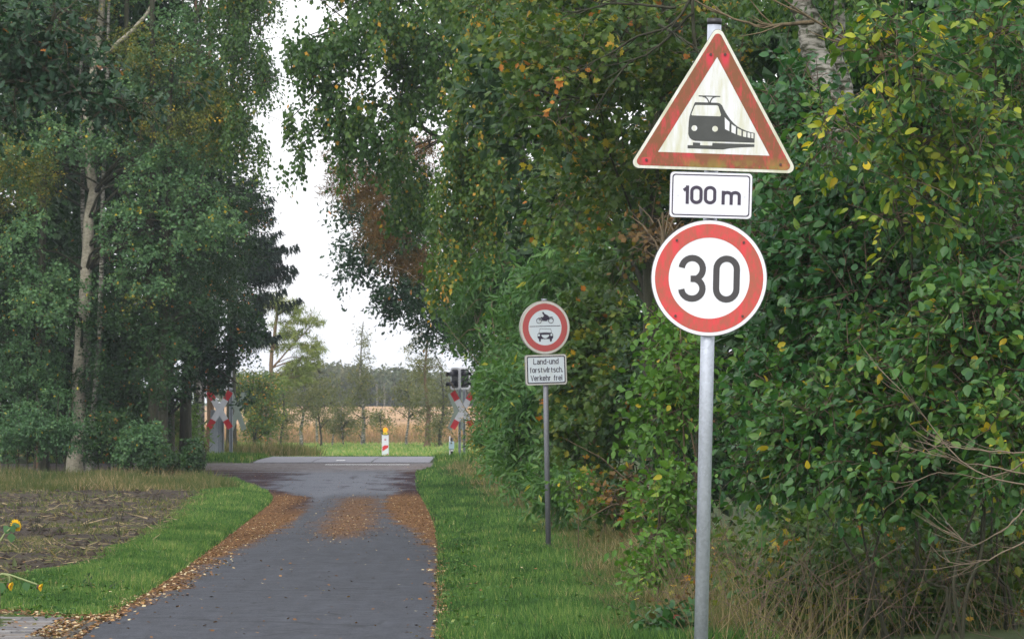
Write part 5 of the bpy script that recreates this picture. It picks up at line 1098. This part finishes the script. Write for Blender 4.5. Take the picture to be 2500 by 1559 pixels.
# signals
def signal(label, sx, sy, Y, yaw, w=.30, h=.54, two=True):
    x, z = X_(sx, Y), Z_(sy, Y); r = empty('light_signal', (x, Y, z), label, 'traffic signal', 'light signals at the level crossing', rot=(0, 0, yaw))
    prism('board', rrect(0, 0, w, h, .05), -.01, .02, BLK, r)
    ringp(rrect(0, 0, w + .08, h + .08, .08), rrect(0, 0, w - .01, h - .01, .05), -.02, -.011, 'border', WHB, r)
    prism('back_board', rrect(0, 0, w + .07, h + .07, .07), .021, .03, WHB, r)
    for zz in (.13, -.13):
        cyl('lens', (0, -.03, zz), (0, -.011, zz), .07, LENS, r, 20)
        # hood: half tube
        V = []; n = 14
        for yy, sh in ((-.012, 0), (-.26, -.045)):
            for i in range(n + 1):
                a = math.radians(-20 + 220 * i / n); rr_ = .085; V.append((rr_ * math.cos(a), yy * (1 if i else 1), zz + rr_ * math.sin(a) + sh))
        fc = [[i, i + 1, n + 1 + i + 1, n + 1 + i] for i in range(n)]
        hd = link('hood', mesh_np('hood', np.array(V), np.array(fc), smooth=True), BLK, r); md2 = hd.modifiers.new('thick', 'SOLIDIFY'); md2.thickness = .006
    box('bracket', -.04, .04, .031, .12, -.04, .04, STEEL, r); return r
signal('two-lamp signal with white rim and black hoods pointing left, above the right cross', 1112, 924, 130.4, math.radians(-52), .30, .5)
signal('signal facing right beside the first, half hidden in the leaves', 1133, 923, 131.3, math.radians(30), .28, .5)
signal('signal hidden in oak leaves above the left cross', 540, 925, 130.6, math.radians(35), .3, .52)
# white boards of the left signal mount
mb = empty('signal_mount', (X_(551, 131.4), 131.4, Z_(940, 131.4)), 'pale metal signal mount catching light between the oak leaves on the left', 'signal mount')
box('panel', -.05, .04, -.03, .03, 0, .28, WHB, mb, .008); box('rail', .12, .16, -.02, .02, -.1, .35, WHB, mb, .005); box('arm', -.3, .2, .035, .06, .1, .14, STEEL, mb)
# small light blue box on a post, right
xb_ = X_(1101, 129); zb_ = float(gz(xb_, 129)) - .02
kb = empty('key_switch_post', (xb_, 129, zb_), 'small light blue box on a short black and white post by the right crossing posts', 'switch box')
cyl('post', (.02, 0, 0), (.02, 0, .56), .03, BLK, kb, 12); box('pipe', -.045, -.018, -.02, .01, 0, .6, WHB, kb, .004)
box('housing', -.055, .085, -.075, .035, .26, .46, simple('light_blue_paint', (.3, .42, .48), .5), kb, .01); cyl('collar', (.02, 0, .2), (.02, 0, .25), .04, WHB, kb, 12); box('lock', -.01, .03, -.085, -.076, .4, .43, BLK, kb)
# ---------- beacon
Yb = 170.0; xb2 = X_(940.6, Yb); zg = float(gz(xb2, Yb)) ; zt = Z_(1061, Yb); wB = 16.6 / (F / Yb)
be = empty('guide_beacon', (xb2, Yb, zg), 'red and white striped beacon board with amber lamp standing beyond the crossing', 'beacon')
hB = zt - zg
PWH = simple('beacon_white', (.46, .47, .54), .5, var=.08); STW = simple('reflective_grey', (.45, .5, .53), .4, var=.1)
box('board', -wB / 2, wB / 2, -.012, .02, 0.05, hB, PWH, be, .003)
zm = Z_(1087.5, Yb) - zg; wi = wB / 2 - .018
prism('stripe_ground', [(-wi, .07), (wi, .07), (wi, zm), (-wi, zm - .04)], -.0155, -.0125, STW, be)
px = F / Yb
def zB(sy): return Z_(sy, Yb) - zg
prism('stripe', [(-wi, zB(1101)), (wi, zB(1092)), (wi, zB(1086)), (-wi * .2, zB(1086)), (-wi, zB(1090))], -.019, -.016, REDC, be)
prism('stripe', [(-wi, zB(1117)), (-wi, zB(1119)), (wi, zB(1119)), (wi, zB(1105.5))], -.019, -.016, REDC, be)
prism('stripe', [(-wi, zB(1133)), (wi, zB(1121)), (wi, zB(1128)), (-wi, zB(1140))], -.019, -.016, REDC, be) if zB(1140) > .05 else None
ringp(circ(0, zB(1072.5), .034, 20), circ(0, zB(1072.5), .016, 20), -.0155, -.013, 'emblem_ring', simple('emblem_red', (.35, .02, .09), .5), be)
box('emblem_bar', -.018, .018, -.0175, -.016, zB(1072.5) - .005, zB(1072.5) + .005, INK, be)
YL = simple('yellow_lamp_body', (.5, .38, .02), .5)
box('lamp_body', -.075, .075, -.05, .05, hB + .012, hB + .105, YL, be, .012); box('lamp_foot', -.06, .06, -.03, .03, hB, hB + .014, BLK, be); cyl('lamp_button', (-.005, -.058, hB + .06), (-.005, -.05, hB + .06), .017, BLK, be, 12)
m, t, o_ = nt('amber_lens'); pb_ = pbsdf(t, o_, (.85, .28, .01), .2, .5); pb_.inputs['Emission Color'].default_value = (1, .3, .01, 1); pb_.inputs['Emission Strength'].default_value = .25
cyl('lamp_lens', (0, -.045, hB + .178), (0, .03, hB + .178), .078, m, be, 24)
box('foot', -.2, .2, -.35, .35, -.02, .06, PLAST, be, .01)

# ---------- wooden post at the left edge, sunflowers
pw_ = empty('wooden_post', (X_(-2, 36.4) - .01, 36.4, .0), 'thin weathered wooden stake at the extreme left edge beside the paving', 'post')
cyl('stake', (0, 0, 0), (.004, 0, .28), .017, MB['brown'], pw_, 8, .015); cyl('stake_top', (.004, 0, .28), (.004, 0, .29), .015, MB['tan'], pw_, 8, .010)
PET = leafmat('sunflower_petal', [(0, (.62, .38, .01)), (1, (.78, .5, .02))], .5, .3); DISC = simple('sunflower_disc', (.08, .04, .02), .9); SEP = simple('sunflower_green', (.07, .13, .04), .7)
def sunflower(label, base, stems, heads, lvs):
    r = empty('sunflower', tuple(base), label, 'flower', 'sunflowers at the field corner'); b = np.array(base)
    for st in stems:
        tb = Tubes(); tb.add(curve_pts(st, 12), np.linspace(.012, .007, 12), 6); tb.build('stem', simple('stem_green', (.2, .24, .1), .7), r, b)
    for (c, nrm, R) in heads:
        nrm = unit(np.array(nrm, float)); u = unit(np.cross(nrm, [0.1, .2, 1])); v = np.cross(nrm, u)
        hd = empty('flower_head', (0, 0, 0), None, None); hd.parent = r; hd.location = tuple(c - b)
        tb = Tubes(); tb.add([-nrm * .012, -nrm * .011, nrm * .006, nrm * .012], [.004, R * .5, R * .48, .004], 14); tb.build('seed_disc', DISC, hd)
        tb = Tubes(); tb.add([-nrm * .02, -nrm * .014], [.01, R * .55], 12); tb.build('calyx', SEP, hd)
        P = []; A = []; N = []
        for ring, el in ((18, .1), (16, .35)):
            for i in range(ring):
                a = 6.283 * (i + .5 * (el > .2)) / ring; el = el if R > .055 else el * .5 + .75; d = u * math.cos(a) + v * math.sin(a); P.append(d * R * .42); A.append(unit(d + nrm * (el + random.uniform(-.1, .25)))); N.append(nrm)
        for i in range(len(P)):
            V, Fc, T = leaf_arrays(np.array([P[i]]), np.array([A[i]]), np.array([N[i]]), np.array([R * random.uniform(.6, .75)]), 'ovate', np.array([random.random()]), .62)
            me = mesh_np('petal', V, Fc, {'tint': T}, True); link('petal', me, PET, hd)
    for (p, a, L) in lvs:
        V, Fc, T = leaf_arrays(np.array([p - b]), np.array([a], float), np.array([[.2, -.8, .5]]), np.array([L]), 'ovate', np.array([.4]), 1.3)
        link('leaf', mesh_np('leaf', V, Fc, {'tint': T}, True), LM['aspen'], r)
    return r
Ys = 45.5; b = np.array([X_(-40, Ys), Ys, float(gz(X_(-40, Ys), Ys))])
h1 = W(37, 1243, Ys)
sunflower('single sunflower head rising from the left edge, seen from behind its leaf', b, [[b, b + [.02, 0, .4], W(-10, 1290, Ys), W(12, 1262, Ys), h1 - [.02, 0, .01]]], [(h1, (.45, .75, .25), .056)],
          [(h1 + [-.03, -.03, .0], (.2, 0, -.9), .07), (W(22, 1262, Ys), (-.4, 0, .6), .09), (W(26, 1262, Ys - .02), (.05, 0, -1), .085), (h1 + [.0, -.04, .01], (.8, 0, -.45), .05)])
b = np.array([X_(-60, 39.6), 39.6, float(gz(X_(-60, 39.6), 39.6))]); Ys = 39.6
h2 = W(21, 1386, Ys); h3 = W(92, 1389, Ys)
sunflower('drooping sunflower with two yellow heads hanging at the field corner, lower left', b, [[b, b + [.05, 0, .25], W(-10, 1362, Ys), W(12, 1358, Ys), W(45, 1368, Ys), W(88, 1383, Ys)], [W(10, 1359, Ys), W(22, 1364, Ys), W(22, 1376, Ys)]],
          [(h2, (.93, -.2, -.2), .045), (h3, (.93, -.15, -.2), .04)], [(W(60, 1376, Ys), (.2, 0, -1), .08), (W(2, 1378, Ys), (0, 0, -1), .09)])

# ---------- low plants at the foot of the near pole
def low(label, dx, dy, rx, ry, Y, mat, leaf, n, k, seed, cat='plant', nm='bramble', tm='ovate', tint=(.4, .2)):
    tree(nm, label, cat, None, [([G(dx, Y), W(dx, dy, Y), W(dx + 8, dy - ry * .5, Y)], .006, .003)], [(dx, dy, rx, ry, Y, .3)], mat, (tm, leaf), n, k, .22, 'bush', 'brown', None, tint, 12, twigs=n // 2, seed=seed, crown='foliage', branch_r=.006)
low('dark green bramble at the foot of the thick pole', 1610, 1490, 60, 50, 34, 'bramble', .07, 60, 8, 501)
low('bramble with red leaves just left of the thick pole', 1610, 1425, 30, 22, 34.5, 'rust', .05, 14, 5, 502)
low('low weedy plant in the left verge grass', 228, 1420, 40, 30, 43, 'dark', .05, 60, 8, 503, 'plant', 'weed', 'lance')
low('small leafy sapling at the hedge foot between the two poles', 1560, 1330, 50, 50, 38, 'hazel', .06, 60, 8, 504, 'plant', 'sapling')
low('leafy creeper at the hedge foot behind the slim pole', 1370, 1150, 40, 30, 55, 'hazel', .06, 40, 8, 505, 'plant', 'sapling')

#@@HAZE
hz, t, o_ = nt('haze'); pv = node(t, 'ShaderNodeVolumePrincipled'); pv.inputs['Density'].default_value = .00022; pv.inputs['Color'].default_value = (.82, .88, 1, 1); pv.inputs['Anisotropy'].default_value = .2
t.links.new(pv.outputs[0], o_.inputs['Volume'])
hb = box('haze', -3100, 3100, -60, 4300, -2, 45, hz, None); hb['kind'] = 'stuff'
tot = sum(len(o.data.polygons) for o in bpy.data.objects if o.type == 'MESH'); print('faces', tot, 'objects', len(bpy.data.objects))
